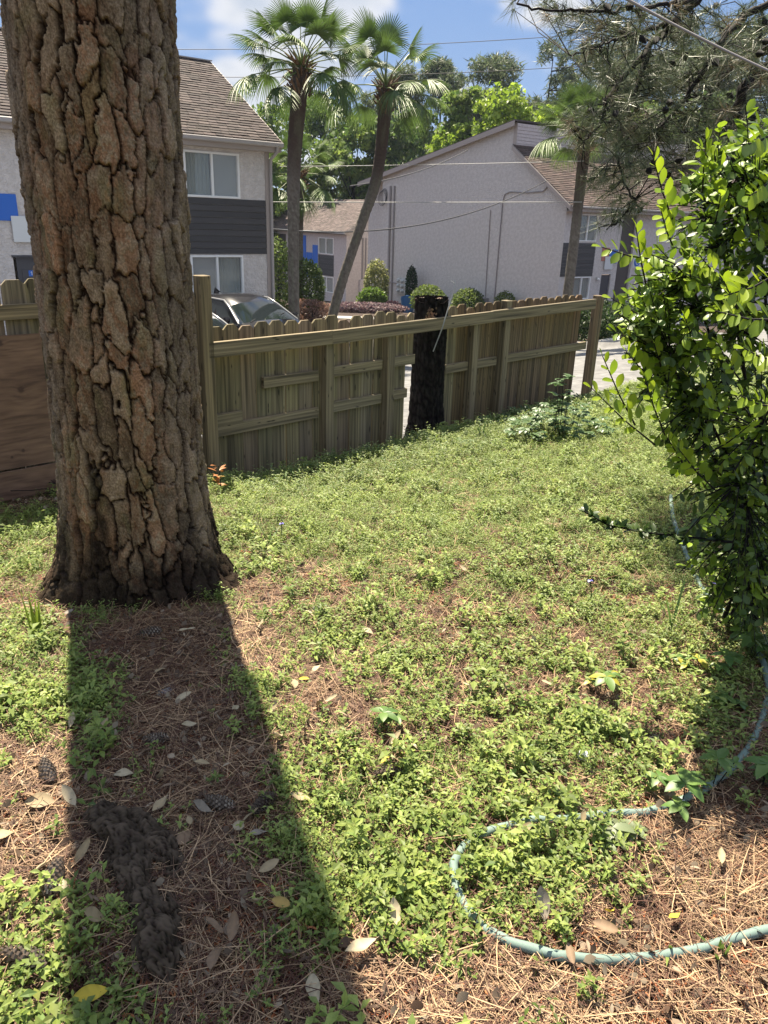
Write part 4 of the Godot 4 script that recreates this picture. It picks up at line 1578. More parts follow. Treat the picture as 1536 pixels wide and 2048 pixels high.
func beds() -> void:
	rng.seed = 401
	var g1 := Color(0.06, 0.10, 0.02)
	var g2 := Color(0.17, 0.22, 0.05)
	bush("round_bush", "rounded yellow green bush right behind the stump top", foot_at(856, 600, 43), Vector3(1.0, 0.82, 1.0), 2600, 0.13, g1, g2, "clipped bushes along the gable wall")
	bush("round_bush", "domed bush behind the fence right of the stump", foot_at(936, 600, 41.5), Vector3(0.9, 0.76, 0.9), 2600, 0.13, g1, g2, "clipped bushes along the gable wall")
	bush("round_bush", "small bush whose top just clears the fence post", foot_at(1010, 605, 40), Vector3(0.6, 0.72, 0.6), 1500, 0.12, g1, g2, "clipped bushes along the gable wall")
	bush("topiary_bush", "narrow dark green column shrub beside the electric meters", foot_at(822, 590, 46.5) + Vector3(0, 0.2, 0), Vector3(0.36, 1.25, 0.36), 2200, 0.12, Color(0.012, 0.035, 0.015), Color(0.03, 0.07, 0.025))
	bush("leafy_bush", "tall loose green bush between the left house and straight palm", foot_at(556, 560, 30), Vector3(0.75, 1.55, 0.8), 3200, 0.12, Color(0.06, 0.11, 0.025), Color(0.15, 0.19, 0.05))
	bush("leafy_bush", "dark round topped bush right of the straight palm trunk", foot_at(612, 600, 33), Vector3(0.8, 1.25, 0.8), 4200, 0.12, Color(0.05, 0.085, 0.02), Color(0.12, 0.17, 0.04))
	bush("round_bush", "small clipped green ball beneath the far blue panels", foot_at(630, 610, 42), Vector3(0.55, 0.42, 0.5), 1400, 0.10, Color(0.04, 0.08, 0.02), Color(0.09, 0.14, 0.04))
	bush("pink_shrub", "pinkish low shrub at the foot of the straight palm", foot_at(618, 630, 31), Vector3(1.0, 0.45, 0.7), 2600, 0.09, Color(0.16, 0.09, 0.06), Color(0.33, 0.20, 0.15))
	bush("flowering_bush", "pale yellow flowering bush against the meter corner", foot_at(752, 580, 47), Vector3(0.75, 1.5, 0.6), 2600, 0.16, Color(0.14, 0.17, 0.05), Color(0.38, 0.37, 0.16))
	bush("fern_bush", "bright green ferny bush under the pale flowers", foot_at(745, 600, 45.5), Vector3(0.9, 0.7, 0.6), 2400, 0.16, Color(0.08, 0.15, 0.02), Color(0.16, 0.24, 0.04))
	bush("purple_plants", "low bed of purple leaved plants by the concrete walk", foot_at(730, 615, 43), Vector3(2.4, 0.3, 0.8), 4200, 0.15, Color(0.07, 0.03, 0.045), Color(0.32, 0.24, 0.24), "", "plants")
	bush("purple_bush", "dark purple bush at the corner below the meter box", foot_at(785, 610, 44.5), Vector3(0.55, 0.35, 0.5), 1200, 0.11, Color(0.025, 0.012, 0.02), Color(0.08, 0.035, 0.05))
	bush("corner_shrub", "leafy shrub under the lower window of the left house", foot_at(508, 585, 22.0), Vector3(0.55, 0.62, 0.45), 2200, 0.10, Color(0.02, 0.05, 0.015), Color(0.06, 0.10, 0.03))
	# hedge along the kerb
	for i in 5:
		var s := 15.0 + i * 2.0
		var x := -1.28 + s * 0.7 - 7.3 * 0.714
		var z := -(5.7 + s * 0.714 + 7.3 * 0.7)
		bush("hedge_bush", ["clipped dark hedge bush just right of the lone post", "dark hedge bush behind the kerb, second from the lone post", "hedge bush by the kerb behind the shrub's leaves", "hedge bush by the kerb far behind the shrub", "last hedge bush of the row behind the shrub"][i], Vector3(x, height(x, z), z), Vector3(1.15, 0.62, 0.9), 3800, 0.10, Color(0.018, 0.04, 0.012), Color(0.055, 0.085, 0.025), "clipped hedge behind the kerb")
	# blue bin by the meters
	var o := thing("blue_bin", "blue plastic bin at the gable wall behind the stump", "bin", foot_at(815, 610, 46), "")
	var mb := MB.new()
	mb.tube(PackedVector3Array([Vector3(0, 0, 0), Vector3(0, 0.7, 0), Vector3(0, 0.78, 0), Vector3(0, 0.92, 0), Vector3(0, 1.0, 0)]), PackedFloat32Array([0.33, 0.4, 0.43, 0.40, 0.12]), 14)
	put(o, "body", mb.mesh(), plain(Color(0.02, 0.11, 0.27), 0.4))
	# parking sign low behind the shrub
	o = thing("parking_sign", "small blue and white sign seen through the shrub's leaves", "sign", foot_at(1352, 640, 25.2))
	rect(o, "sign_post", Vector3(-0.03, 0, -0.03), Vector3(0.03, 1.0, 0.03), M.metal)
	var p := rect(o, "sign_plate", Vector3(-0.17, 0.72, 0.031), Vector3(0.17, 1.0, 0.045), M.blue)
	rect(p, "white_band", Vector3(-0.17, 0.62, 0.031), Vector3(0.17, 0.718, 0.045), M.white)
	var dm := CylinderMesh.new()
	dm.top_radius = 0.06
	dm.bottom_radius = 0.06
	dm.height = 0.008
	put(p, "white_mark", dm, M.white, Vector3(0, 0.88, 0.048), Basis(Vector3.RIGHT, PI / 2))


# ---------------------------------------------------------------- cars

func car(paint: Material) -> Node3D:
	var o := Node3D.new()
	# stations along the length, nose at +x: [x, top, half width low, half width roof, belt]
	var st := [[-2.28, 0.62, 0.70, 0.66, 0.60], [-2.22, 0.98, 0.82, 0.74, 0.88], [-1.85, 1.06, 0.89, 0.74, 0.93], [-1.55, 1.10, 0.90, 0.70, 0.94], [-1.0, 1.36, 0.91, 0.62, 0.95], [-0.6, 1.44, 0.91, 0.60, 0.95], [0.0, 1.47, 0.91, 0.60, 0.94], [0.35, 1.43, 0.91, 0.61, 0.93], [0.62, 1.33, 0.91, 0.63, 0.92], [1.22, 0.98, 0.90, 0.76, 0.91], [1.3, 0.955, 0.90, 0.80, 0.90], [1.8, 0.88, 0.88, 0.78, 0.82], [2.2, 0.76, 0.82, 0.70, 0.68], [2.34, 0.55, 0.70, 0.62, 0.5]]
	var prof := []
	for s in st:
		var row := PackedVector3Array()
		var x: float = s[0]
		var top: float = s[1]
		var wl: float = s[2]
		var wr: float = s[3]
		var belt: float = s[4]
		var half := [Vector2(wl * 0.92, 0.22), Vector2(wl, 0.42), Vector2(wl * 1.01, 0.68), Vector2(wl * 0.985, belt), Vector2(lerpf(wl * 0.95, wr, 0.55), lerpf(belt, top, 0.55)), Vector2(lerpf(wl * 0.93, wr, 0.9), lerpf(belt, top, 0.86)), Vector2(wr * 0.9, top - 0.015), Vector2(wr * 0.5, top + 0.012)]
		for k in half:
			row.append(Vector3(x, k.y, k.x))
		row.append(Vector3(x, top + 0.02, 0))
		for k in range(half.size() - 1, -1, -1):
			row.append(Vector3(x, half[k].y, -half[k].x))
		prof.append(row)
	var body := MB.new()
	var shield := MB.new()
	var rear := MB.new()
	var sides := [MB.new(), MB.new(), MB.new(), MB.new()]
	var cols: int = prof[0].size()
	for i in prof.size() - 1:
		for j in cols - 1:
			var p := [prof[i][j], prof[i + 1][j], prof[i + 1][j + 1], prof[i][j + 1]]
			var mid: Vector3 = (p[0] + p[1] + p[2] + p[3]) * 0.25
			var outw := Vector3(0, mid.y - 0.75, mid.z) + Vector3(mid.x * 0.2, 0, 0)
			var target := body
			if (i == 8) and j >= 5 and j <= 10:
				target = shield
			elif (i == 3) and j >= 5 and j <= 10:
				target = rear
			elif (j == 3 or j == 4 or j == 11 or j == 12) and i >= 4 and i <= 8:
				var right := 0 if j < 8 else 2
				if i == 4 or i == 5:
					target = sides[right]
				elif i >= 6:
					target = sides[right + 1]
			target.out_quad(p[0], p[1], p[2], p[3], outw)
	for e in [0, prof.size() - 1]:
		for j in range(1, cols - 2):
			body.out_quad(prof[e][0], prof[e][j], prof[e][j + 1], prof[e][0], Vector3(-1 if e == 0 else 1, 0, 0))
	put(o, "body", smooth(body), paint)
	put(o, "windscreen", smooth(shield), M.car_glass)
	put(o, "rear_window", smooth(rear), M.car_glass)
	for k in sides:
		put(o, "side_window", smooth(k), M.car_glass)
	var mb := MB.new()
	for z in [-1.0, 1.0]:
		mb = MB.new()
		mb.box(Vector3(0.80, 0.93, z * 1.0 - 0.10), Vector3(0.98, 1.08, z * 1.0 + 0.10), Transform3D.IDENTITY, 0.045)
		put(o, "mirror", mb.mesh(), paint)
		mb = MB.new()
		mb.tube(PackedVector3Array([Vector3(1.2, 0.95, z * 0.86), Vector3(0.62, 1.27, z * 0.70), Vector3(0.35, 1.385, z * 0.645), Vector3(-0.6, 1.40, z * 0.635), Vector3(-1.0, 1.31, z * 0.66), Vector3(-1.55, 1.0, z * 0.8)]), PackedFloat32Array([0.022, 0.026, 0.026, 0.024, 0.024, 0.02]), 6)
		put(o, "roof_edge", mb.mesh(), M.chrome)
		for x in [-1.4, 1.42]:
			mb = MB.new()
			mb.tube(PackedVector3Array([Vector3(x, 0.32, z * 0.70), Vector3(x, 0.32, z * 0.90), Vector3(x, 0.32, z * 0.92)]), PackedFloat32Array([0.32, 0.32, 0.27]), 20)
			var wh := put(o, "wheel", mb.mesh(), M.tyre)
			mb = MB.new()
			mb.tube(PackedVector3Array([Vector3(x, 0.32, z * 0.90), Vector3(x, 0.32, z * 0.935)]), PackedFloat32Array([0.21, 0.19]), 16)
			put(wh, "rim", mb.mesh(), M.chrome)
		mb = MB.new()
		mb.box(Vector3(2.08, 0.62, z * 0.62 - 0.16), Vector3(2.24, 0.74, z * 0.62 + 0.16), Transform3D.IDENTITY, 0.03)
		put(o, "headlight", mb.mesh(), M.white)
	mb = MB.new()
	mb.tri(Vector3(-1.02, 1.37, 0.0), Vector3(-0.78, 1.46, 0.03), Vector3(-0.98, 1.56, 0))
	mb.tri(Vector3(-1.02, 1.37, 0.0), Vector3(-0.78, 1.46, -0.03), Vector3(-0.98, 1.56, 0))
	mb.tri(Vector3(-1.0, 1.38, 0.03), Vector3(-1.0, 1.38, -0.03), Vector3(-0.98, 1.56, 0))
	put(o, "aerial_fin", mb.mesh(), paint)
	for k in 2:
		mb = MB.new()
		mb.tube(PackedVector3Array([Vector3(1.24, 0.975, 0.55 - k * 0.6), Vector3(1.1, 1.05, 0.25 - k * 0.6), Vector3(1.02, 1.10, 0.0 - k * 0.6)]), PackedFloat32Array([0.012, 0.01, 0.008]), 5)
		put(o, "wiper", mb.mesh(), M.tyre)
	return o


func smooth(mb: MB) -> ArrayMesh:
	var st := SurfaceTool.new()
	st.begin(Mesh.PRIMITIVE_TRIANGLES)
	st.set_smooth_group(0)
	for i in mb.ix:
		st.add_vertex(mb.v[i])
	st.index()
	st.generate_normals()
	return st.commit()


func cars() -> void:
	M.car_black = plain(Color(0.012, 0.012, 0.015), 0.25)
	M.car_black.clearcoat_enabled = true
	M.car_black.clearcoat = 0.5
	M.car_black.metallic_specular = 0.3
	M.car_black.clearcoat_roughness = 0.03
	M.car_silver = plain(Color(0.42, 0.43, 0.44), 0.3)
	M.car_silver.clearcoat_enabled = true
	M.car_silver.clearcoat = 1.0
	M.car_silver.clearcoat_roughness = 0.05
	M.car_glass = plain(Color(0.015, 0.02, 0.022), 0.04)
	M.car_glass.metallic_specular = 0.8
	M.tyre = plain(Color(0.02, 0.02, 0.02), 0.9)
	M.chrome = plain(Color(0.25, 0.25, 0.25), 0.25)
	for k in 2:
		var c := car(M.car_black if k == 0 else M.car_silver)
		var p := at(478, 640, 19.0) if k == 0 else at(352, 690, 15.5)
		p.y = height(p.x, p.z) + 0.01
		var h := Vector3(0.72, 0, 0.69).normalized()
		c.transform = Transform3D(Basis(h, Vector3.UP, h.cross(Vector3.UP)), p)
		c.name = numbered("parked_car", self)
		add_child(c, true)
		tag(c, ["glossy black saloon car parked before the left house", "silver car mostly hidden behind the fence and pine trunk"][k], "car", "cars parked behind the fence")


# ---------------------------------------------------------------- wires

func wire(label: String, pts: Array, sag: float, r: float, m: Material) -> void:
	var path := PackedVector3Array()
	var rr := PackedFloat32Array()
	var a: Vector3 = pts[0]
	var b: Vector3 = pts[1]
	for i in 25:
		var f := i / 24.0
		path.append(a.lerp(b, f) - a + Vector3.DOWN * sag * 4.0 * f * (1.0 - f))
		rr.append(r)
	var o := thing("overhead_wire", label, "wire", a)
	var mb := MB.new()
	mb.tube(path, rr, 6)
	put(o, "wire", mb.mesh(), m)


func wires() -> void:
	wire("pale thin wire crossing the gable just below mid height", [at(330, 402, 24), at(1164, 404, 20.8)], 0.02, 0.010, M.wire_pale)
	wire("thin pale wire running from the slender palm across the gable", [at(560, 333, 24), at(1168, 322, 20.8)], 0.02, 0.008, M.wire_pale)
	wire("dark drop wire curving from the palms up to the gable", [at(540, 458, 24), at(1092, 362, 36)], 0.75, 0.022, M.wire)
	wire("twisted dark cable drooping in front of the far roof", [at(700, 372, 30), at(935, 300, 42)], 0.25, 0.02, M.wire)
	wire("upper thin wire high across the sky", [at(250, 98, 40), at(1600, 24, 46)], 0.5, 0.014, M.wire)
	wire("lower thin wire across the sky behind the palms", [at(250, 152, 40), at(1600, 92, 46)], 0.5, 0.014, M.wire)
	wire("thick grey service cable slanting down at the upper right corner", [at(1150, -62, 4.1), at(1640, 187, 3.8)], 0.02, 0.0062, M.conduit)


# ---------------------------------------------------------------- pine boughs overhead

func overhead_pine() -> void:
	rng.seed = 900
	var foot := Vector3(4.6, 0, -4.6)
	foot.y = height(foot.x, foot.z)
	var o := thing("pine_tree", "dark needled pine boughs hanging into the upper right corner", "tree", foot)
	var D := 5.0
	var hang := [
		[[1640, 60, 5.4], [1560, 122, 5.2], [1510, 150, 5.1], [1485, 178, 5.0], [1470, 225, 5.0], [1461, 258, 5.0], [1466, 300, 5.0], [1480, 350, 5.0]],
		[[1420, -60, 5.0], [1396, 0, 5.0], [1345, 45, 5.0], [1306, 83, 5.0], [1277, 123, 4.9], [1240, 165, 4.9], [1212, 200, 4.8], [1205, 240, 4.8]],
		[[1620, -30, 5.2], [1536, 7, 5.2], [1498, 29, 5.2], [1461, 61, 5.1], [1432, 95, 5.0], [1400, 150, 5.0], [1364, 203, 5.0], [1313, 262, 4.9]],
		[[1306, 83, 5.0], [1270, 180, 4.9], [1250, 250, 4.9], [1233, 318, 4.8], [1248, 365, 4.8], [1272, 402, 4.8]],
		[[1396, 0, 5.0], [1330, 10, 4.8], [1250, 20, 4.7], [1170, 22, 4.6], [1090, 20, 4.5], [1030, 8, 4.5]],
		[[1345, 45, 5.0], [1260, 70, 4.8], [1190, 95, 4.7], [1140, 110, 4.7]],
		[[1600, 90, 5.3], [1536, 100, 5.3], [1470, 130, 5.4], [1420, 190, 5.4], [1390, 260, 5.4], [1370, 340, 5.4]],
		[[1272, 402, 4.8], [1240, 440, 4.8], [1215, 458, 4.8]],
		[[1240, 165, 4.9], [1200, 250, 4.9], [1165, 285, 4.9]],
	]
	var thick := [0.05, 0.026, 0.026, 0.015, 0.014, 0.012, 0.02, 0.008, 0.01]
	var spots := []
	for k in hang.size():
		var c := Curve3D.new()
		var pts: Array = hang[k]
		for i in pts.size():
			var p := at(pts[i][0], pts[i][1], pts[i][2]) - foot
			var d := Vector3.ZERO
			if i > 0 and i < pts.size() - 1:
				d = (at(pts[i + 1][0], pts[i + 1][1], pts[i + 1][2]) - at(pts[i - 1][0], pts[i - 1][1], pts[i - 1][2])) * 0.18
			c.add_point(p, -d, d)
		var path := PackedVector3Array()
		var rr := PackedFloat32Array()
		var n := 40
		for i in n + 1:
			var f := float(i) / n
			path.append(c.sample_baked(f * c.get_baked_length()) + Vector3(n_hi.get_noise_2d(i * 0.5, k), n_hi.get_noise_2d(i * 0.5, k + 50), 0) * 0.02)
			rr.append(thick[k] * lerpf(1.0, 0.35, f) * (1.0 + 0.15 * n_hi.get_noise_2d(i, k * 7.0)))
			if i > 2:
				spots.append(path[i])
		var mb := MB.new()
		mb.col = Color(0.075, 0.048, 0.036)
		mb.tube(path, rr, 8)
		put(o, "bough", mb.mesh(), M.twig)
	# the trunk outside the view that carries them
	var mb := MB.new()
	mb.col = Color(0.10, 0.07, 0.05)
	mb.tube(PackedVector3Array([Vector3(0, -0.3, 0), Vector3(0.05, 2.5, 0), Vector3(0, 5.0, 0.1), Vector3(-0.05, 8.0, 0)]), PackedFloat32Array([0.27, 0.22, 0.18, 0.12]), 14)
	for k in [0, 2, 6]:
		var tip := at(hang[k][0][0], hang[k][0][1], hang[k][0][2]) - foot
		mb.tube(PackedVector3Array([Vector3(0, 3.9 + 0.3 * k, 0), tip.lerp(Vector3(0, 3.6, 0), 0.4), tip]), PackedFloat32Array([0.08, 0.06, thick[k]]), 8)
	put(o, "trunk", mb.mesh(), M.twig)
	# needle tufts on twigs
	var tufts := MB.new()
	var twigs := MB.new()
	twigs.col = Color(0.032, 0.024, 0.019)
	for b in [[1035, 6, 24, 7], [1092, 26, 34, 18], [1150, 55, 45, 30], [1205, 60, 50, 42], [1265, 40, 55, 44], [1335, 45, 60, 46], [1400, 60, 60, 44], [1480, 60, 60, 48], [1195, 130, 42, 30], [1262, 150, 55, 52], [1335, 150, 60, 54], [1425, 165, 60, 50], [1510, 150, 50, 40], [1165, 265, 42, 34], [1215, 230, 50, 60], [1262, 250, 50, 52], [1235, 330, 48, 46], [1250, 395, 42, 34], [1215, 440, 28, 10], [1300, 300, 52, 44], [1345, 250, 55, 46], [1420, 250, 55, 44], [1350, 330, 45, 26], [1500, 250, 50, 30], [1195, 370, 30, 14], [1400, 330, 50, 30], [1460, 340, 45, 20]]:
		for i in int(b[3] * 0.66):
			var a := pick(0, TAU)
			var r := sqrt(pick(0, 1)) * float(b[2])
			var p := at(b[0] + cos(a) * r, b[1] + sin(a) * r, pick(4.5, 5.6)) - foot
			var best := 1e9
			var near := p
			for s in spots:
				var dd: float = s.distance_squared_to(p)
				if dd < best:
					best = dd
					near = s
			var d := (p - near).normalized()
			d = (d + Vector3(pick(-0.4, 0.4), pick(-0.7, 0.2), pick(-0.4, 0.4))).normalized()
			if i % 2 == 0 or best < 0.03:
				var m := p.lerp(near, 0.5) + Vector3(pick(-0.05, 0.05), pick(-0.04, 0.06), pick(-0.05, 0.05))
				twigs.tube(PackedVector3Array([near, m, p]), PackedFloat32Array([0.004, 0.003, 0.002]), 4, false)
			else:
				twigs.tube(PackedVector3Array([p - d * 0.12, p]), PackedFloat32Array([0.003, 0.002]), 4, false)
			var dry := pick(0, 1) < 0.12
			var tone := (Color(0.17, 0.13, 0.08) if dry else Color(0.105, 0.13, 0.062)) * pick(0.7, 1.4)
			for k in 34:
				tufts.col = tone * pick(0.8, 1.2)
				var nd := (d * pick(0.1, 1.2) + Vector3(pick(-1, 1), pick(-1, 1), pick(-1, 1)).normalized()).normalized()
				var st := p - d * pick(0.0, 0.07)
				var l := pick(0.09, 0.15)
				var sd := nd.cross(Vector3(pick(-1, 1), pick(-1, 1), pick(-1, 1))).normalized() * 0.0012
				var en := st + nd * l + Vector3.DOWN * l * 0.15
				tufts.tri(st - sd, st + sd, en)
			if pick(0, 1) < 0.10:
				twigs.tube(PackedVector3Array([p, p + d * 0.02, p + d * 0.05]), PackedFloat32Array([0.008, 0.02, 0.006]), 6)
	put(o, "twig", twigs.mesh(), M.twig).set_meta("kind", "stuff")
	put(o, "needles", tufts.mesh(), M.needle).set_meta("kind", "stuff")


# ---------------------------------------------------------------- shrub on the right

func leaf_frame(p: Vector3, d: Vector3, up: Vector3) -> Transform3D:
	var z := -d.normalized()
	var x := up.cross(z).normalized()
	if x.length() < 0.1:
		x = Vector3.RIGHT
	return Transform3D(Basis(x, z.cross(x), z), p)


func right_shrub() -> void:
	rng.seed = 77001
	var foot := on_ground(1478, 1275)
	var o := thing("broadleaf_shrub", "tall glossy leaved shrub with bright young tips at the right edge", "shrub", foot)
	var stems := MB.new()
	var leaves := MB.new()
	stems.col = Color(0.07, 0.05, 0.035)
	var hubs := []
	for e in [[1400, 800, 2.55], [1470, 600, 2.6], [1380, 560, 2.7], [1510, 420, 2.6], [1430, 420, 2.7], [1340, 720, 2.6], [1520, 860, 2.4], [1480, 960, 2.5]]:
		var tip := at(e[0], e[1], e[2]) - foot
		var mid := Vector3(tip.x * 0.25, tip.y * 0.5, tip.z * 0.2) + Vector3(pick(-0.05, 0.05), 0, pick(-0.05, 0.05))
		var c := Curve3D.new()
		c.add_point(Vector3(pick(-0.08, 0.08), -0.05, pick(-0.08, 0.08)), Vector3.ZERO, Vector3(0, 0.2, 0))
		c.add_point(mid, -(tip * 0.15), tip * 0.15)
		c.add_point(tip)
		var path := PackedVector3Array()
		var rr := PackedFloat32Array()
		for i in 15:
			path.append(c.sample_baked(c.get_baked_length() * i / 14.0))
			rr.append(lerpf(0.011, 0.004, i / 14.0))
			if i > 3:
				hubs.append(path[i])
		stems.tube(path, rr, 7)
	# dark older leaves fill the inside
	for b in [[1405, 430, 0.13, 70], [1475, 380, 0.14, 80], [1345, 520, 0.11, 60], [1440, 540, 0.14, 90], [1515, 480, 0.14, 90], [1295, 590, 0.085, 50], [1365, 630, 0.13, 80], [1450, 660, 0.14, 90], [1525, 620, 0.14, 80], [1300, 670, 0.10, 55], [1280, 610, 0.07, 35], [1360, 740, 0.13, 80], [1440, 780, 0.14, 90], [1520, 760, 0.14, 90], [1400, 860, 0.13, 75], [1480, 900, 0.15, 95], [1535, 960, 0.13, 80], [1350, 830, 0.10, 45], [1420, 970, 0.13, 60], [1500, 1050, 0.15, 80], [1540, 1150, 0.14, 70], [1440, 1080, 0.13, 55], [1500, 1190, 0.13, 55], [1430, 1120, 0.12, 44], [1400, 1030, 0.10, 30], [1445, 1215, 0.10, 34], [1470, 1180, 0.13, 40], [1490, 1250, 0.10, 34], [1535, 1250, 0.12, 40], [1330, 920, 0.06, 20], [1270, 640, 0.07, 30], [1505, 300, 0.12, 70], [1530, 250, 0.08, 40], [1455, 310, 0.08, 30], [1380, 390, 0.07, 25], [1300, 780, 0.08, 25]]:
		for i in int(b[3] * 0.42):
			var c := at(b[0], b[1], 2.55 + pick(-0.2, 0.35)) - foot
			var dir := Vector3(pick(-1, 1), pick(-0.8, 1), pick(-1, 1))
			if dir.length() > 1.0:
				dir = dir.normalized()
			var p: Vector3 = c + dir * float(b[2]) * 1.1
			var best := 1e9
			var near := p
			for s in hubs:
				var dd: float = s.distance_squared_to(p)
				if dd < best:
					best = dd
					near = s
			var d := (p - near).normalized()
			if best > 0.0004:
				stems.tube(PackedVector3Array([near, near.lerp(p, 0.5) + Vector3(0, pick(-0.01, 0.02), 0), p]), PackedFloat32Array([0.003, 0.0025, 0.0016]), 4, false)
			var n := rng.randi_range(7, 10)
			var fresh_twig := pick(0, 1) < (0.5 if b[1] < 900 else 0.34)
			for k in n:
				var f := float(k) / n
				var q := p - d * (1.0 - f) * 0.13
				var side := d.cross(Vector3(pick(-1, 1), pick(-0.3, 1), pick(-1, 1))).normalized() * (1.0 if k % 2 == 0 else -1.0)
				var ld := (d * pick(0.4, 0.9) + side + Vector3(0, pick(-0.4, 0.3), 0)).normalized()
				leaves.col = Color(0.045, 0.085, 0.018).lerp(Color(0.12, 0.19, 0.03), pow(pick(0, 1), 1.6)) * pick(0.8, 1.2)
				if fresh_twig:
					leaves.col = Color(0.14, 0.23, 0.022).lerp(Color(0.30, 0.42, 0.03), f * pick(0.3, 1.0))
				var len_ := pick(0.032, 0.05)
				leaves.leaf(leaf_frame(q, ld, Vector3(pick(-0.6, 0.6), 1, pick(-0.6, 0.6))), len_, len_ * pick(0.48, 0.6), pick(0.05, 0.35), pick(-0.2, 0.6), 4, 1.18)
	# young sprays at the tips: every leaf of its own
	var protos := []
	for k in 8:
		var mb := MB.new()
		var tone := Color(0.20, 0.31, 0.02).lerp(Color(0.34, 0.45, 0.025), pick(0, 1))
		mb.col = tone
		mb.leaf(Transform3D.IDENTITY, 1.0, pick(0.48, 0.6), pick(0.1, 0.35), pick(-0.1, 0.5), 6, 1.22)
		protos.append(mb.mesh())
	var made := 0
	for t in [[1345, 440, 1305, 310, 2.35, 1], [1405, 385, 1412, 278, 2.4, 1], [1455, 350, 1398, 292, 2.4, 1], [1320, 520, 1203, 494, 2.35, 1], [1292, 570, 1272, 455, 2.4, 1], [1330, 650, 1222, 596, 2.45, 0.4], [1310, 690, 1225, 662, 2.45, 0.7], [1310, 890, 1182, 775, 2.2, 1], [1270, 850, 1205, 712, 2.25, 1], [1330, 870, 1288, 752, 2.2, 1], [1395, 600, 1378, 535, 2.3, 0.8], [1450, 560, 1395, 505, 2.3, 1], [1560, 545, 1448, 592, 1.75, 1], [1565, 640, 1430, 622, 1.75, 1], [1500, 480, 1466, 412, 2.3, 0.7], [1430, 980, 1355, 895, 2.3, 1], [1340, 780, 1308, 686, 2.4, 1], [1405, 710, 1368, 632, 2.35, 0.8], [1480, 760, 1436, 686, 2.2, 1], [1560, 815, 1478, 790, 1.8, 1], [1550, 350, 1498, 392, 1.9, 0.6], [1550, 265, 1480, 290, 1.9, 0.3], [1385, 950, 1335, 875, 2.3, 0.8], [1460, 840, 1400, 770, 2.3, 1], [1345, 490, 1322, 420, 2.4, 0.9], [1310, 760, 1250, 700, 2.35, 1], [1490, 640, 1448, 562, 2.1, 1], [1555, 720, 1486, 695, 1.9, 0.9], [1425, 470, 1442, 392, 2.3, 0.6], [1420, 905, 1500, 850, 2.2, 0.8]]:
		var a := at(t[0], t[1], t[4] + 0.12) - foot
		var b := at(t[2], t[3], t[4]) - foot
		var d := (b - a).normalized()
		stems.tube(PackedVector3Array([a, a.lerp(b, 0.5) + Vector3(0, -0.008, 0), b]), PackedFloat32Array([0.003, 0.0024, 0.0014]), 5, false)
		var n := 10
		for k in n:
			var f := 0.22 + 0.78 * k / (n - 1.0)
			var q := a.lerp(b, f)
			var ref := Vector3(0.3, 0.2, 1).normalized()
			var side := d.cross(ref).normalized() * (1.0 if k % 2 == 0 else -1.0)
			var ld := (d * (0.6 + f * 0.7) + side * pick(0.7, 1.1) + ref * pick(-0.3, 0.45)).normalized()
			if k == n - 1:
				ld = d
			var size := lerpf(0.054, 0.036, f * f) * pick(0.85, 1.12)
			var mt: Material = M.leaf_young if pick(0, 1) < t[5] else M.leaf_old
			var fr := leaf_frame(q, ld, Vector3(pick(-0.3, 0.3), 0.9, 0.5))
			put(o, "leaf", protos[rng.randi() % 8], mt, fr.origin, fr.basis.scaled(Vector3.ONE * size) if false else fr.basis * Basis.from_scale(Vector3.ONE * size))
			made += 1
	# the low dark branch reaching over the lawn
	var lb := PackedVector3Array()
	for e in [[1470, 1085, 2.5], [1380, 1075, 2.45], [1290, 1065, 2.4], [1215, 1050, 2.4], [1168, 1022, 2.4]]:
		lb.append(at(e[0], e[1], e[2]) - foot)
	stems.tube(lb, PackedFloat32Array([0.006, 0.005, 0.004, 0.003, 0.002]), 6)
	for k in 120:
		var f := pick(0.05, 1.0) * (lb.size() - 1)
		var i := mini(int(f), lb.size() - 2)
		var q := lb[i].lerp(lb[i + 1], f - i)
		var d := (lb[i + 1] - lb[i]).normalized()
		leaves.col = Color(0.03, 0.06, 0.015).lerp(Color(0.08, 0.13, 0.025), pow(pick(0, 1), 3.0))
		var ld := (d * 0.5 + Vector3(pick(-1, 1), pick(-0.4, 1), pick(-1, 1))).normalized()
		leaves.leaf(leaf_frame(q, ld, Vector3(pick(-0.5, 0.5), 1, pick(-0.5, 0.5))), pick(0.03, 0.045), pick(0.016, 0.024), 0.2, 0.3, 3, 0.85)
	put(o, "stem", stems.mesh(), M.twig)
	put(o, "foliage", leaves.mesh(), M.leaf_gloss).set_meta("kind", "stuff")


# ---------------------------------------------------------------- ground cover

func blob(list: Array, x: float, z: float) -> float:
	var s := 0.0
	for b in list:
		var dx: float = x - b[0]
		var dz: float = z - b[1]
		s += b[3] * exp(-(dx * dx + dz * dz) / (b[2] * b[2]))
	return s


func spots_of(list: Array) -> Array:
	var r := []
	for e in list:
		var p := on_ground(e[0], e[1])
		r.append([p.x, p.z, e[2], e[3]])
	return r


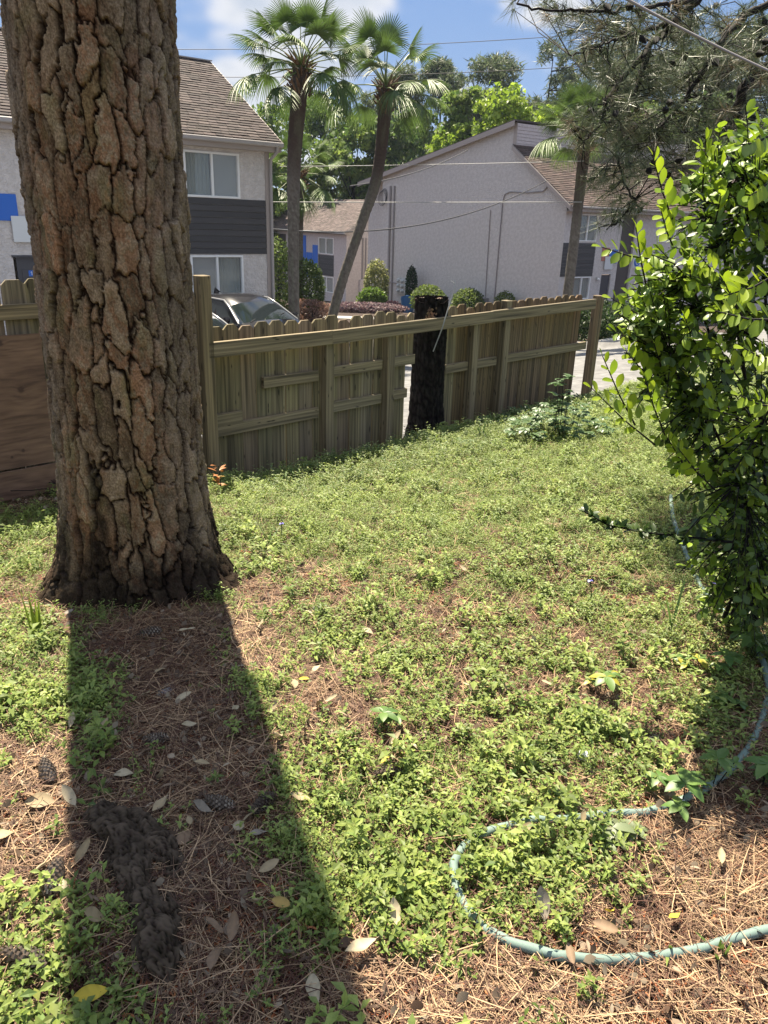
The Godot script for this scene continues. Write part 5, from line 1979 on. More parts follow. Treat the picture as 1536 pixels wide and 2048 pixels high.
func weed_mesh(sd: int, tall: float, leaf_l: float, stems: int, pairs: int) -> ArrayMesh:
	var r := RandomNumberGenerator.new()
	r.seed = sd
	var mb := MB.new()
	for s in stems:
		var a := r.randf() * TAU
		var d := Vector3(cos(a) * r.randf_range(0.2, 1.0), 1.0, sin(a) * r.randf_range(0.2, 1.0)).normalized()
		var p0 := Vector3(r.randf_range(-0.025, 0.025), -0.005, r.randf_range(-0.025, 0.025))
		var l := tall * r.randf_range(0.55, 1.1)
		mb.col = Color(0.6, 0.75, 0.6)
		mb.blade(p0, d, l, 0.0022, 0.1, 1)
		for k in pairs:
			var f := (k + 1.0) / pairs
			var q := p0 + d * l * f
			for sg in [-1.0, 1.0]:
				var t := a + k * 1.57 + (0.0 if sg > 0 else PI) + r.randf_range(-0.3, 0.3)
				var ld := Vector3(cos(t), r.randf_range(-0.25, 1.1), sin(t)).normalized()
				var ll := leaf_l * r.randf_range(0.6, 1.15) * (1.0 - 0.25 * absf(f - 0.6))
				var sd2 := ld.cross(Vector3.UP).normalized() * ll * 0.23
				var up := sd2.cross(ld).normalized() * ll * 0.1
				mb.col = Color(r.randf_range(0.8, 1.2), 1, r.randf_range(0.7, 1.2)) * r.randf_range(0.6, 1.4)
				var tip := q + ld * ll - Vector3.UP * ll * 0.12
				var m := q + ld * ll * 0.48
				mb.tri(q, m + sd2 + up, m)
				mb.tri(q, m, m - sd2 + up)
				mb.tri(tip, m, m + sd2 + up)
				mb.tri(tip, m - sd2 + up, m)
	return mb.mesh()


func tuft_mesh(sd: int, tall: float, n: int, w: float) -> ArrayMesh:
	var r := RandomNumberGenerator.new()
	r.seed = sd
	var mb := MB.new()
	for i in n:
		var a := r.randf() * TAU
		var lean := r.randf_range(0.15, 1.3)
		var d := Vector3(cos(a) * lean, 1.0, sin(a) * lean).normalized()
		mb.col = Color(1, 1, 1) * r.randf_range(0.7, 1.3)
		mb.blade(Vector3(r.randf_range(-0.02, 0.02), -0.005, r.randf_range(-0.02, 0.02)), d, tall * r.randf_range(0.5, 1.2), w, r.randf_range(0.1, 0.7), 3)
	return mb.mesh()


func straw_mesh(sd: int, n: int, l0: float) -> ArrayMesh:
	var r := RandomNumberGenerator.new()
	r.seed = sd
	var mb := MB.new()
	for i in n:
		var a := r.randf() * TAU
		var p := Vector3(r.randf_range(-0.06, 0.06), r.randf_range(0.001, 0.034), r.randf_range(-0.06, 0.06))
		var l := l0 * r.randf_range(0.5, 1.2)
		var bend := r.randf_range(-0.5, 0.5)
		var k0 := mb.v.size()
		mb.col = Color(1, 1, 1) * r.randf_range(0.55, 1.4)
		var pit := r.randf_range(-0.22, 0.22)
		for s in 4:
			var f := s / 3.0 - 0.5
			var b := a + bend * f
			var d := Vector3(cos(b), 0, sin(b))
			var q := p + d * l * f + Vector3.UP * (pit * l * f)
			q.y = maxf(q.y, 0.001)
			var w := 0.0009 if s > 0 and s < 3 else 0.0005
			var side := Vector3(-d.z, 0.25, d.x) * w
			mb.vert(q - side, Vector3(0, 1, 0))
			mb.vert(q + side, Vector3(0, 1, 0))
		for s in 3:
			var q2 := k0 + s * 2
			mb.face(q2, q2 + 1, q2 + 3)
			mb.face(q2, q2 + 3, q2 + 2)
	return mb.mesh()


func flake_mesh() -> ArrayMesh:
	var r := RandomNumberGenerator.new()
	r.seed = 6
	var mb := MB.new()
	for i in 4:
		var p := Vector3(r.randf_range(-0.04, 0.04), r.randf_range(0.0, 0.008), r.randf_range(-0.04, 0.04))
		mb.col = Color(1, 1, 1) * r.randf_range(0.5, 1.3)
		var b := Basis.from_euler(Vector3(r.randf_range(-0.5, 0.5), r.randf() * TAU, r.randf_range(-0.5, 0.5)))
		mb.leaf(Transform3D(b, p), r.randf_range(0.012, 0.032), r.randf_range(0.006, 0.015), r.randf_range(-0.3, 0.5), r.randf_range(-0.8, 0.8), 3, r.randf_range(0.6, 1.2))
	return mb.mesh()


func catkin_mesh(sd: int) -> ArrayMesh:
	var r := RandomNumberGenerator.new()
	r.seed = sd
	var mb := MB.new()
	for i in 6:
		var a := r.randf() * TAU
		var p := Vector3(r.randf_range(-0.035, 0.035), r.randf_range(0.004, 0.012), r.randf_range(-0.035, 0.035))
		var path := PackedVector3Array()
		var rr := PackedFloat32Array()
		for k in 5:
			var b := a + (k - 2) * r.randf_range(0.1, 0.3)
			path.append(p + Vector3(cos(b), 0, sin(b)) * (k - 2) * 0.007)
			rr.append(0.0026 if k > 0 and k < 4 else 0.0014)
		mb.col = Color(1, 1, 1) * r.randf_range(0.7, 1.3)
		mb.tube(path, rr, 5)
	return mb.mesh()


func yard_cover() -> void:
	rng.seed = 5150
	var bare := spots_of([[300, 1290, 0.30, 1.0], [370, 1440, 0.22, 1.0], [390, 1580, 0.2, 0.9], [430, 1700, 0.16, 0.8], [470, 1830, 0.15, 0.7], [330, 1860, 0.2, 0.9], [540, 1180, 0.25, 0.6], [480, 1300, 0.2, 0.5], [630, 1400, 0.16, 0.6], [770, 1490, 0.13, 0.8], [1190, 1395, 0.14, 0.6], [1430, 1740, 0.22, 1.2], [1500, 1680, 0.16, 1.0], [1300, 2010, 0.22, 0.8], [1000, 2000, 0.14, 0.7], [760, 1960, 0.14, 0.9], [700, 2040, 0.12, 0.7], [110, 1560, 0.2, 0.9], [60, 1680, 0.16, 0.7], [160, 1780, 0.12, 0.7], [1480, 1980, 0.16, 0.7], [50, 1200, 0.2, 0.5], [60, 1010, 0.35, 1.2], [1350, 1500, 0.15, 0.4], [620, 2000, 0.12, 0.5], [420, 1990, 0.14, 0.5], [1000, 1430, 0.15, 0.35], [850, 1240, 0.3, 0.3]])
	var lush := spots_of([[760, 1650, 0.24, 0.9], [640, 1720, 0.16, 0.7], [840, 1790, 0.13, 0.7], [1060, 1770, 0.13, 0.7], [60, 1380, 0.25, 0.6], [90, 1950, 0.18, 0.9], [640, 1850, 0.14, 0.6], [1100, 1500, 0.25, 0.4], [930, 1620, 0.2, 0.6], [200, 1990, 0.12, 0.5], [230, 1420, 0.10, 0.6], [560, 1930, 0.1, 0.5]])
	var weeds := [weed_mesh(1, 0.055, 0.020, 4, 4), weed_mesh(2, 0.065, 0.024, 3, 4), weed_mesh(3, 0.05, 0.015, 5, 5), weed_mesh(4, 0.075, 0.012, 6, 6)]
	var grass := [tuft_mesh(1, 0.075, 11, 0.0028), tuft_mesh(2, 0.06, 13, 0.0024), tuft_mesh(3, 0.11, 8, 0.0034)]
	var straw := [straw_mesh(1, 12, 0.13), straw_mesh(2, 14, 0.11), straw_mesh(3, 10, 0.15)]
	var catkin := [catkin_mesh(1), catkin_mesh(2)]
	var places := {}
	var tints := {}
	for key in ["w0", "w1", "w2", "w3", "g0", "g1", "g2", "s0", "s1", "s2", "c0", "c1", "f0"]:
		places[key] = []
		tints[key] = PackedColorArray()
	var patch := FastNoiseLite.new()
	patch.seed = 61
	patch.frequency = 2.4
	patch.fractal_octaves = 3
	var patch2 := FastNoiseLite.new()
	patch2.seed = 67
	patch2.frequency = 5.5
	patch2.fractal_octaves = 2
	var tries := 400000
	for i in tries:
		# even over the ground, twice as thick near the eye
		var deep := 0.75 + 11.5 * pow(rng.randf(), 0.75)
		var half := 0.58 * deep + 0.55
		if rng.randf() > half / 5.7 * (3.1 if deep < 3.0 else 1.25):
			continue
		var x := pick(-half, half)
		var z := -deep
		var q := fence_q(x, z)
		if q < 0.03 and fence_s(x, z) < 5.4:
			continue
		if deep > 9.0 and (fence_s(x, z) < 5.2 or q < -0.3):
			continue
		var by_hose: bool = hose_cells.has(Vector2i(int(floor(x / 0.03)), int(floor(z / 0.03))))
		if by_hose and rng.randf() < 0.88:
			continue
		if Vector2(x + 1.155, z + 3.3).length() < 0.38:
			continue
		var y := height(x, z)
		var green := 0.53 + 0.6 * patch.get_noise_2d(x, z) + 0.55 * patch2.get_noise_2d(x, z) + pick(-0.25, 0.25) + 0.75 * smoothstep(2.7, 4.2, deep) - blob(bare, x, z) + blob(lush, x, z)
		var kind := rng.randf()
		var yaw := rng.randf() * TAU
		if kind < 0.40 and deep < 6.5:
			if rng.randf() < (0.80 - 0.58 * clampf(green, 0, 1)) * (1.0 - 0.75 * smoothstep(2.9, 4.4, deep)):
				var key := "s%d" % (rng.randi() % 3)
				places[key].append(Transform3D(upright(yaw, pick(-0.1, 0.1), pick(0.8, 1.25)), Vector3(x, y, z)))
				var tt := Color(0.062, 0.019, 0.009).lerp(Color(0.54, 0.37, 0.21), pow(rng.randf(), 2.1 if green < 0.1 else 3.2))
				tints[key].append(tt * pick(0.75, 1.15))
			continue
		if rng.randf() > clampf(green * 1.25, 0.0, 1.0):
			if kind > 0.40 and kind < 0.52 and deep < 5.5:
				places.f0.append(Transform3D(upright(yaw, pick(-0.4, 0.4), pick(0.6, 1.5)), Vector3(x, y + pick(0.004, 0.02), z)))
				tints.f0.append(Color(0.10, 0.055, 0.03).lerp(Color(0.36, 0.29, 0.20), pow(rng.randf(), 1.6)))
			elif kind > 0.80 and deep < 4.2:
				var ck := "c%d" % (rng.randi() % 2)
				places[ck].append(Transform3D(upright(yaw, 0, pick(0.8, 1.2)), Vector3(x, y + 0.004, z)))
				tints[ck].append(Color(0.30, 0.07, 0.025).lerp(Color(0.40, 0.16, 0.06), rng.randf()))
			continue
		var fresh := 0.5 + 0.5 * patch.get_noise_2d(x * 1.7 + 9.0, z * 1.7) + pick(-0.25, 0.25)
		if kind < (0.68 if deep < 3.6 else 0.60):
			var broad := patch2.get_noise_2d(x * 0.5 + 3.0, z * 0.5) + (0.25 if deep < 2.6 else -0.1)
			var wk := "w%d" % ((rng.randi() % 2) if broad > 0.0 else 2 + rng.randi() % 2)
			places[wk].append(Transform3D(upright(yaw, pick(-0.3, 0.3), pick(0.5, 1.45) if rng.randf() > 0.035 else pick(1.6, 2.3)), Vector3(x, y, z)))
			tints[wk].append(Color(0.12, 0.18, 0.03).lerp(Color(0.35, 0.42, 0.11), clampf(fresh, 0, 1)) * pick(0.85, 1.15))
		else:
			var gk := "g%d" % (rng.randi() % 3 if rng.randf() < 0.6 else rng.randi() % 2)
			var dry := rng.randf() < 0.22
			places[gk].append(Transform3D(upright(yaw, pick(-0.2, 0.2), pick(0.6, 1.15)), Vector3(x, y, z)))
			tints[gk].append((Color(0.33, 0.27, 0.13) if dry else Color(0.12, 0.20, 0.03).lerp(Color(0.34, 0.41, 0.10), clampf(fresh, 0, 1))) * pick(0.85, 1.15))
	for e in [["pine_straw", "fallen rust brown pine needles over the bare ground", ["s0", "s1", "s2"], straw, M.dry], ["grass", "short yellow green grass tufts across the lawn", ["g0", "g1", "g2"], grass, M.grass], ["weeds", "low leafy weeds spreading over the yard", ["w0", "w1", "w2", "w3"], weeds, M.grass], ["leaf_litter", "small broken bits of brown leaf and bark among the needles", ["f0"], [flake_mesh()], M.dry], ["catkin_litter", "orange red fallen pine catkins between the needles", ["c0", "c1"], catkin, M.dry]]:
		for k in e[2].size():
			var o := scatter(self, e[0], e[3][k], e[4], places[e[2][k]], tints[e[2][k]])
			tag(o, e[1], e[0].replace("_", " "), "", "stuff")
	# tall weeds at the foot of the fence and through the far lawn
	var tall := [weed_mesh(21, 0.17, 0.03, 3, 6), weed_mesh(22, 0.13, 0.026, 4, 5)]
	for k in 2:
		var pl := []
		var ti := PackedColorArray()
		for i in 420:
			var s := pick(-0.3, 3.3)
			var q := 0.16 + 1.0 * pow(rng.randf(), 1.3)
			var p := fence_at(s, q, 0)
			p.y = height(p.x, p.z)
			pl.append(Transform3D(upright(rng.randf() * TAU, pick(-0.2, 0.2), pick(0.6, 1.2)), p))
			ti.append(Color(0.13, 0.19, 0.05).lerp(Color(0.28, 0.33, 0.12), rng.randf()))
		tag(scatter(self, "tall_weeds", tall[k], M.grass, pl, ti), "straggly tall weeds along the foot of the fence", "weeds", "", "stuff")
	# shaded ivy-like cover right of the stump
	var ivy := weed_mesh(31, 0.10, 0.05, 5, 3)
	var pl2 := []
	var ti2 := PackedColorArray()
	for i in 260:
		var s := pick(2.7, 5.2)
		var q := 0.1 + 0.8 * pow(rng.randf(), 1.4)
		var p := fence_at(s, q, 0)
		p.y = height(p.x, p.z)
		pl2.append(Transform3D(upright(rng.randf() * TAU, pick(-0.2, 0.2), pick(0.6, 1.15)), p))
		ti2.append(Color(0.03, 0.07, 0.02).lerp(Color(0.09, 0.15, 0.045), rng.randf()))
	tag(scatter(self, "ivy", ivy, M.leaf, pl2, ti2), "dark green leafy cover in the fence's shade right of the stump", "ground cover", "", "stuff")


# ---------------------------------------------------------------- things lying and growing in the yard

func bark_root() -> void:
	var c := on_ground(290, 1790)
	var o := thing("tree_root", "gnarled charcoal grey root humps breaking through the pine straw", "root", c)
	var crack := FastNoiseLite.new()
	crack.noise_type = FastNoiseLite.TYPE_CELLULAR
	crack.cellular_return_type = FastNoiseLite.RETURN_DISTANCE2_SUB
	crack.frequency = 1.0
	crack.seed = 9
	var n := FastNoiseLite.new()
	n.seed = 71
	n.frequency = 1.0
	n.fractal_octaves = 3
	var mb := MB.new()
	for limb: Array in [[[170, 1640, 0.040], [205, 1655, 0.056], [245, 1690, 0.062], [262, 1730, 0.058], [272, 1775, 0.050], [290, 1820, 0.040], [300, 1862, 0.042], [318, 1905, 0.050], [332, 1950, 0.052], [342, 1990, 0.034]], [[235, 1650, 0.035], [285, 1680, 0.052], [325, 1715, 0.050], [350, 1752, 0.036], [352, 1785, 0.020]], [[215, 1700, 0.030], [240, 1745, 0.040], [262, 1790, 0.036], [300, 1830, 0.030]], [[330, 1800, 0.022], [338, 1840, 0.034], [335, 1880, 0.036], [330, 1920, 0.030]]]:
		var cu := Curve3D.new()
		var ps := []
		for e in limb:
			ps.append(on_ground(e[0], e[1]) - c + Vector3.UP * float(e[2]) * 0.35)
		for i in ps.size():
			var d := Vector3.ZERO
			if i > 0 and i < ps.size() - 1:
				d = (ps[i + 1] - ps[i - 1]) * 0.18
			cu.add_point(ps[i], -d, d)
		var rows := 130
		var cols := 72
		var pts := PackedVector3Array()
		var cc := PackedColorArray()
		for j in rows:
			var f := j / (rows - 1.0)
			var p := cu.sample_baked(f * cu.get_baked_length())
			var q := cu.sample_baked(minf(f + 0.02, 1.0) * cu.get_baked_length())
			var p0 := cu.sample_baked(maxf(f - 0.02, 0.0) * cu.get_baked_length())
			var d := (q - p0).normalized()
			var side := d.cross(Vector3.UP).normalized()
			var up := side.cross(d)
			var x: float = f * (limb.size() - 1)
			var k := mini(int(x), limb.size() - 2)
			var r0: float = lerpf(limb[k][2], limb[k + 1][2], smoothstep(0.0, 1.0, x - k)) * sqrt(minf(1.0, minf(f, 1.0 - f) * 12.0))
			for i in cols:
				var a := TAU * i / cols
				var dir := side * cos(a) + up * sin(a)
				var w := p + dir * r0
				var kn := n.get_noise_3dv(w * 17.0)
				var e := crack.get_noise_3d(w.x * 34.0 + kn, w.y * 34.0, w.z * 21.0 + kn) + 1.0
				var pl := smoothstep(0.02, 0.22, e)
				var g := n.get_noise_3dv(w * 110.0)
				pts.append(p + dir * (r0 * (1.0 + 0.28 * kn) + (pl - 1.0) * 0.008 + 0.0022 * g))
				cc.append(Color(0.010, 0.008, 0.006).lerp(Color(0.125, 0.096, 0.07), clampf(pl * (0.55 + 0.5 * kn + 0.25 * g), 0.0, 1.0)))
		mb.sheet(pts, cols, cc, true)
	put(o, "root", mb.mesh(), M.dull_vc)


var hose_cells := {}


func hose() -> void:
	var path := PackedVector3Array()
	var rr := PackedFloat32Array()
	var c := Curve3D.new()
	var ps := []
	for e in [[1700, 1850], [1600, 1868], [1500, 1890], [1400, 1912], [1300, 1929], [1200, 1940], [1110, 1930], [1020, 1908], [965, 1870], [930, 1832], [908, 1795], [905, 1750], [925, 1712], [955, 1688], [1000, 1668], [1065, 1658], [1140, 1656], [1220, 1646], [1290, 1638], [1345, 1622], [1400, 1600], [1450, 1563], [1492, 1512], [1520, 1455], [1534, 1400], [1525, 1340], [1490, 1285], [1440, 1230], [1400, 1185], [1378, 1140], [1362, 1095], [1345, 1050], [1340, 1000]]:
		ps.append(on_ground(e[0], e[1]))
	for i in ps.size():
		var d := Vector3.ZERO
		if i > 0 and i < ps.size() - 1:
			d = (ps[i + 1] - ps[i - 1]) * 0.17
		c.add_point(ps[i] + Vector3.UP * (0.024 + 0.006 * sin(i * 1.3)), -d, d)
	var l := c.get_baked_length()
	for i in 260:
		var p := c.sample_baked(l * i / 259.0)
		hose_cells[Vector2i(int(floor(p.x / 0.03)), int(floor(p.z / 0.03)))] = true
	var o := thing("garden_hose", "pale teal woven garden hose looping through the weeds", "hose", ps[0])
	var n := 420
	for i in n + 1:
		var p := c.sample_baked(l * i / n)
		p.y = maxf(p.y, height(p.x, p.z) + 0.022)
		path.append(p - ps[0])
		rr.append(0.0120 + 0.0006 * sin(i * 0.9))
	var mb := MB.new()
	mb.tube(path, rr, 14)
	var m := StandardMaterial3D.new()
	var im := Image.create(64, 64, false, Image.FORMAT_RGB8)
	var r := RandomNumberGenerator.new()
	r.seed = 12
	for y in 64:
		for x in 64:
			var k := 0.5 + 0.5 * sin((x + y) * PI / 4.0) * sin((x - y) * PI / 4.0)
			var col := Color(0.05, 0.10, 0.085).lerp(Color(0.25, 0.33, 0.29), k * 0.7 + 0.3 * r.randf())
			im.set_pixel(x, y, col.linear_to_srgb())
	m.albedo_texture = ImageTexture.create_from_image(im)
	m.uv1_scale = Vector3(2, 22, 1)
	m.roughness = 0.75
	put(o, "hose", mb.mesh(), m)


func cone_mesh(sd: int) -> ArrayMesh:
	var r := RandomNumberGenerator.new()
	r.seed = sd
	var mb := MB.new()
	mb.col = Color(0.06, 0.04, 0.03)
	var l := 0.095
	mb.tube(PackedVector3Array([Vector3(0, 0, 0), Vector3(0, 0, -l * 0.3), Vector3(0, 0, -l * 0.7), Vector3(0, 0, -l)]), PackedFloat32Array([0.008, 0.014, 0.012, 0.003]), 8)
	for i in 110:
		var f := i / 109.0
		var a := i * 2.39996
		var rad := 0.021 * sin(PI * pow(f * 0.86 + 0.08, 0.75))
		var out := Vector3(cos(a), sin(a), 0)
		var p := out * rad * 0.75 + Vector3(0, 0, -l * f)
		var d := (out + Vector3(0, 0, -0.75)).normalized()
		var side := Vector3(0, 0, 1).cross(out).normalized()
		var w := 0.0075 * (0.5 + sin(PI * f) * 0.6)
		mb.col = Color(0.10, 0.075, 0.055).lerp(Color(0.34, 0.29, 0.23), r.randf())
		var tip := p + d * 0.0105
		var thick := out.cross(side).normalized() * 0.0022
		mb.quad(p - side * w * 0.5, tip - side * w * 0.5 + thick, tip + side * w * 0.5 + thick, p + side * w * 0.5)
		mb.col = Color(0.05, 0.032, 0.022)
		mb.quad(tip - side * w * 0.5 + thick, tip - side * w * 0.4 - thick * 1.5, tip + side * w * 0.4 - thick * 1.5, tip + side * w * 0.5 + thick)
	return mb.mesh()


func lay(o: Node3D, u: float, v: float, lift: float, yaw: float, tilt := Vector3.ZERO, grow := 1.0) -> void:
	var p := on_ground(u, v)
	o.transform = Transform3D(Basis(Vector3.UP, yaw) * Basis.from_euler(tilt) * Basis.from_scale(Vector3.ONE * grow), p + Vector3.UP * lift)


func yard_things() -> void:
	rng.seed = 3131
	bark_root()
	# pine cones
	var cm := cone_mesh(4)
	for e in [[98, 1822, 0.15, "closed grey pine cone lying in the sun at the left edge", 1.15], [322, 1668, 1.75, "pale pine cone resting on top of the dark root", 1.1], [470, 1640, 1.2, "dark pine cone in the trunk's shadow right of the root", 1.0], [548, 1612, 2.6, "open pine cone at the right edge of the trunk's shadow", 0.95], [105, 1585, 0.6, "brown pine cone half sunk in sunny straw at left", 1.0], [100, 1960, 1.4, "weedy pine cone near the lower left corner", 1.1], [325, 1278, 1.9, "dim pine cone in the shadow just below the pine's foot", 1.1], [340, 1500, 1.5, "pine cone sunk in the straw in the middle of the shadow", 0.9], [800, 1560, 2.0, "small pine cone among the weeds in the middle of the yard", 0.9]]:
		var o := put(self, "pine_cone", cm, M.plain_vc)
		lay(o, e[0], e[1], 0.034, e[2], Vector3(pick(-0.15, 0.15), 0, pick(0, 3)), e[4])
		tag(o, e[3], "pine cone", "fallen pine cones")
	# fallen leaves
	var lv := []
	for k in 6:
		var mb := MB.new()
		mb.col = Color(1, 1, 1)
		mb.leaf(Transform3D(Basis.IDENTITY, Vector3(0, 0, 0.5)), 1.0, pick(0.34, 0.5), pick(0.15, 0.9), pick(-1.3, 1.4), 10, 0.95, 0.03)
		var st := MB.new()
		mb.tube(PackedVector3Array([Vector3(0, 0, 0.5), Vector3(0.01, 0.0, 0.62), Vector3(0.03, 0.0, 0.7)]), PackedFloat32Array([0.012, 0.01, 0.006]), 5)
		for q in mb.c.size():
			mb.c[q] = Color(1, 1, 1) * (1.15 if q % 3 == 1 else pick(0.62, 1.02))
		lv.append(mb.mesh())
	var tones := {}
	for t in [["tan", Color(0.36, 0.28, 0.16)], ["pale", Color(0.44, 0.37, 0.24)], ["brown", Color(0.22, 0.145, 0.085)], ["grey", Color(0.27, 0.23, 0.18)], ["yellow", Color(0.55, 0.42, 0.04)], ["ochre", Color(0.42, 0.29, 0.08)]]:
		var m := plain(t[1], 0.7, true)
		m.backlight_enabled = true
		m.backlight = Color(0.5, 0.5, 0.5)
		tones[t[0]] = m
	var in_shade := "dry leaf from the top on the straw in the trunk's shadow"
	var sunny_left := "dry leaf from the top on sunlit straw left of the shadow"
	var mid := "dry leaf from the top in sunny weeds right of the shadow"
	var count_ := {}
	var nth := []
	for w in ["", "twenty"]:
		for k in ["first", "second", "third", "fourth", "fifth", "sixth", "seventh", "eighth", "ninth", "tenth", "eleventh", "twelfth", "thirteenth", "fourteenth", "fifteenth", "sixteenth", "seventeenth", "eighteenth", "nineteenth", "twentieth"]:
			nth.append(k if w == "" else w + " " + k)
	var low := "curled leaf from the top beside the shadow's lower right edge"
	var fallen := [[375, 1283, "pale", "pale folded leaf in the shadow just below the pine's foot", 0.09], [322, 1365, "tan", in_shade, 0.075], [368, 1415, "pale", "upright pale leaf beside the grey bark chip", 0.085], [295, 1415, "tan", in_shade, 0.085], [470, 1443, "pale", "pale leaf alone near the right side of the trunk's shadow", 0.075], [378, 1478, "pale", "large pale folded leaf in the middle of the trunk's shadow", 0.09], [208, 1478, "tan", in_shade, 0.08], [250, 1570, "pale", "bright beige leaf in the shadow above the root", 0.085], [330, 1585, "tan", in_shade, 0.09], [405, 1550, "tan", in_shade, 0.07], [290, 1530, "brown", in_shade, 0.08], [322, 1640, "tan", "tan leaf leaning behind the root's pine cone", 0.09], [400, 1645, "grey", in_shade, 0.1], [485, 1682, "pale", "pale curled leaf right of the root's pine cone", 0.085], [505, 1665, "tan", in_shade, 0.08], [372, 1700, "brown", in_shade, 0.09], [515, 1700, "grey", in_shade, 0.085], [382, 1672, "tan", in_shade, 0.06],
		[82, 1630, "tan", "largest tan leaf on the sunny straw at the far left", 0.12], [60, 1615, "brown", sunny_left, 0.08], [145, 1620, "pale", "pale long leaf touching the root's sunny upper end", 0.1], [155, 1548, "pale", "cream leaf at the left edge of the trunk's shadow", 0.085], [172, 1730, "tan", sunny_left, 0.095], [78, 1762, "pale", sunny_left, 0.11], [45, 1800, "tan", sunny_left, 0.1], [185, 1868, "tan", "reddish tan leaf at the shadow's left edge beside the root", 0.1], [10, 1695, "tan", sunny_left, 0.09], [130, 1800, "pale", sunny_left, 0.06], [20, 1262, "pale", sunny_left, 0.07], [145, 1468, "pale", sunny_left, 0.07], [180, 1470, "grey", sunny_left, 0.07], [140, 1245, "grey", sunny_left, 0.06], [12, 1125, "pale", sunny_left, 0.08],
		[540, 1767, "tan", "tan leaf at the shadow's edge above the ochre leaf", 0.08], [565, 1840, "ochre", "ochre leaf standing in the green at the shadow's edge", 0.09], [510, 1848, "tan", low, 0.075], [672, 1858, "brown", "dark brown curled leaf at the tip of the shadow's edge", 0.085], [787, 1862, "pale", "pale leaf tilted in the weeds above the bright bare patch", 0.09], [720, 1932, "pale", "large pale leaf at the sunny edge low in the picture", 0.115], [577, 1950, "grey", "rounded grey leaf low in the trunk's shadow", 0.085], [430, 1890, "brown", low, 0.09], [470, 1885, "brown", low, 0.09], [625, 2012, "pale", "pale leaf close to the bottom edge of the shadow", 0.09], [190, 2030, "yellow", "bright yellow leaf at the bottom left corner of the shadow", 0.1], [430, 1945, "brown", low, 0.09],
		[1045, 1697, "tan", "pointed tan leaf standing inside the upper curve of the hose", 0.075], [1435, 1748, "tan", "tan twisted leaf on the rusty bare patch inside the hose loop", 0.075], [1205, 1888, "brown", "brown drooping leaf beside the yellow leaves inside the hose", 0.09], [1078, 1835, "grey", "grey brown leaf in the weeds inside the hose's left bend", 0.11], [1342, 1862, "yellow", "yellow leaf inside the hose loop near the strap leaved plant", 0.06], [1215, 1862, "yellow", "yellow leaf on top of the brown drooping leaf", 0.065], [1135, 1945, "brown", "curled brown leaf lying across the lower run of the hose", 0.07],
		[630, 1358, "pale", mid, 0.07], [590, 1390, "tan", mid, 0.075], [522, 1272, "pale", mid, 0.075], [608, 1380, "yellow", "yellow leaf under the pale ones right of the trunk's shadow", 0.055], [698, 1155, "pale", mid, 0.075], [925, 1158, "pale", mid, 0.08], [735, 1280, "pale", mid, 0.08], [620, 1245, "pale", mid, 0.07], [665, 1425, "pale", mid, 0.075], [640, 1435, "brown", mid, 0.07], [790, 1505, "tan", "tan leaf at the edge of the dark bare patch in mid yard", 0.08], [555, 1500, "pale", mid, 0.08], [605, 1300, "pale", mid, 0.065], [780, 1450, "tan", mid, 0.065], [825, 1515, "pale", mid, 0.06], [1065, 1302, "pale", mid, 0.06], [930, 1395, "pale", mid, 0.06], [1275, 1255, "pale", mid, 0.07], [1010, 1395, "tan", mid, 0.07], [600, 1625, "tan", mid, 0.085], [770, 1545, "yellow", mid, 0.05], [1160, 1665, "tan", mid, 0.06], [880, 1400, "tan", mid, 0.06], [545, 1440, "tan", mid, 0.07], [1090, 1390, "tan", mid, 0.06]]
	fallen.sort_custom(func(p, r): return p[1] < r[1])
	for e in fallen:
		var o := put(self, "fallen_leaf", lv[rng.randi() % 6], tones[e[2]])
		lay(o, e[0], e[1], 0.046, pick(0, TAU), Vector3(pick(-0.25, 0.6), 0, pick(-0.6, 0.6)), e[4] * 0.74)
		var said: String = e[3]
		if said in [in_shade, sunny_left, mid, low]:
			count_[said] = count_.get(said, 0) + 1
			said = "%s %s" % [nth[count_[said] - 1], said]
		tag(o, said, "leaf", "fallen dry leaves")
	# bark chips
	var bc := MB.new()
	for i in 5:
		bc.col = jit(Color(0.22, 0.20, 0.19), 0.3)
		bc.box(Vector3(-0.022, 0, -0.045) + Vector3(0.004, 0.003, 0.006) * i, Vector3(0.022, 0.006, 0.045) + Vector3(-0.004, 0.003, -0.012) * i, Transform3D(Basis(Vector3.UP, pick(-0.2, 0.2)), Vector3.ZERO), 0.002)
	var chip := bc.mesh()
	for e in [[338, 1393, 2.6, "grey flake of bark lying in the middle of the trunk's shadow"], [25, 1260, 0.5, "grey bark flake on the sunny ground left of the pine"], [640, 1235, 1.1, "grey bark flake in the weeds right of the pine"]]:
		var o := put(self, "bark_chip", chip, M.plain_vc)
		lay(o, e[0], e[1], 0.016, e[2], Vector3(0.15, 0, 0.1))
		tag(o, e[3], "bark", "loose bark flakes")
	# white mushrooms
	for e in [[1165, 1532, 0.021, "larger white puffball in the weeds above the hose"], [1357, 1622, 0.014, "small white puffball beside the five fingered leaves"]]:
		var p := on_ground(e[0], e[1])
		var o := thing("puffball", e[3], "mushroom", p, "white puffballs")
		var mb := MB.new()
		var pts := PackedVector3Array()
		var cc := PackedColorArray()
		for j in 13:
			for i in 24:
				var a := TAU * i / 24.0
				var b := lerpf(-1.4, 1.57, j / 12.0)
				var d := Vector3(cos(a) * cos(b), sin(b) * 0.75, sin(a) * cos(b))
				pts.append(Vector3.UP * 0.03 + d * float(e[2]) * (1.0 + 0.12 * n_hi.get_noise_3dv(d * 0.6)))
				cc.append(Color(0.72, 0.72, 0.70))
		mb.sheet(pts, 24, cc, true)
		put(o, "cap", mb.mesh(), M.plain_vc)
		mb = MB.new()
		mb.col = Color(0.6, 0.58, 0.52)
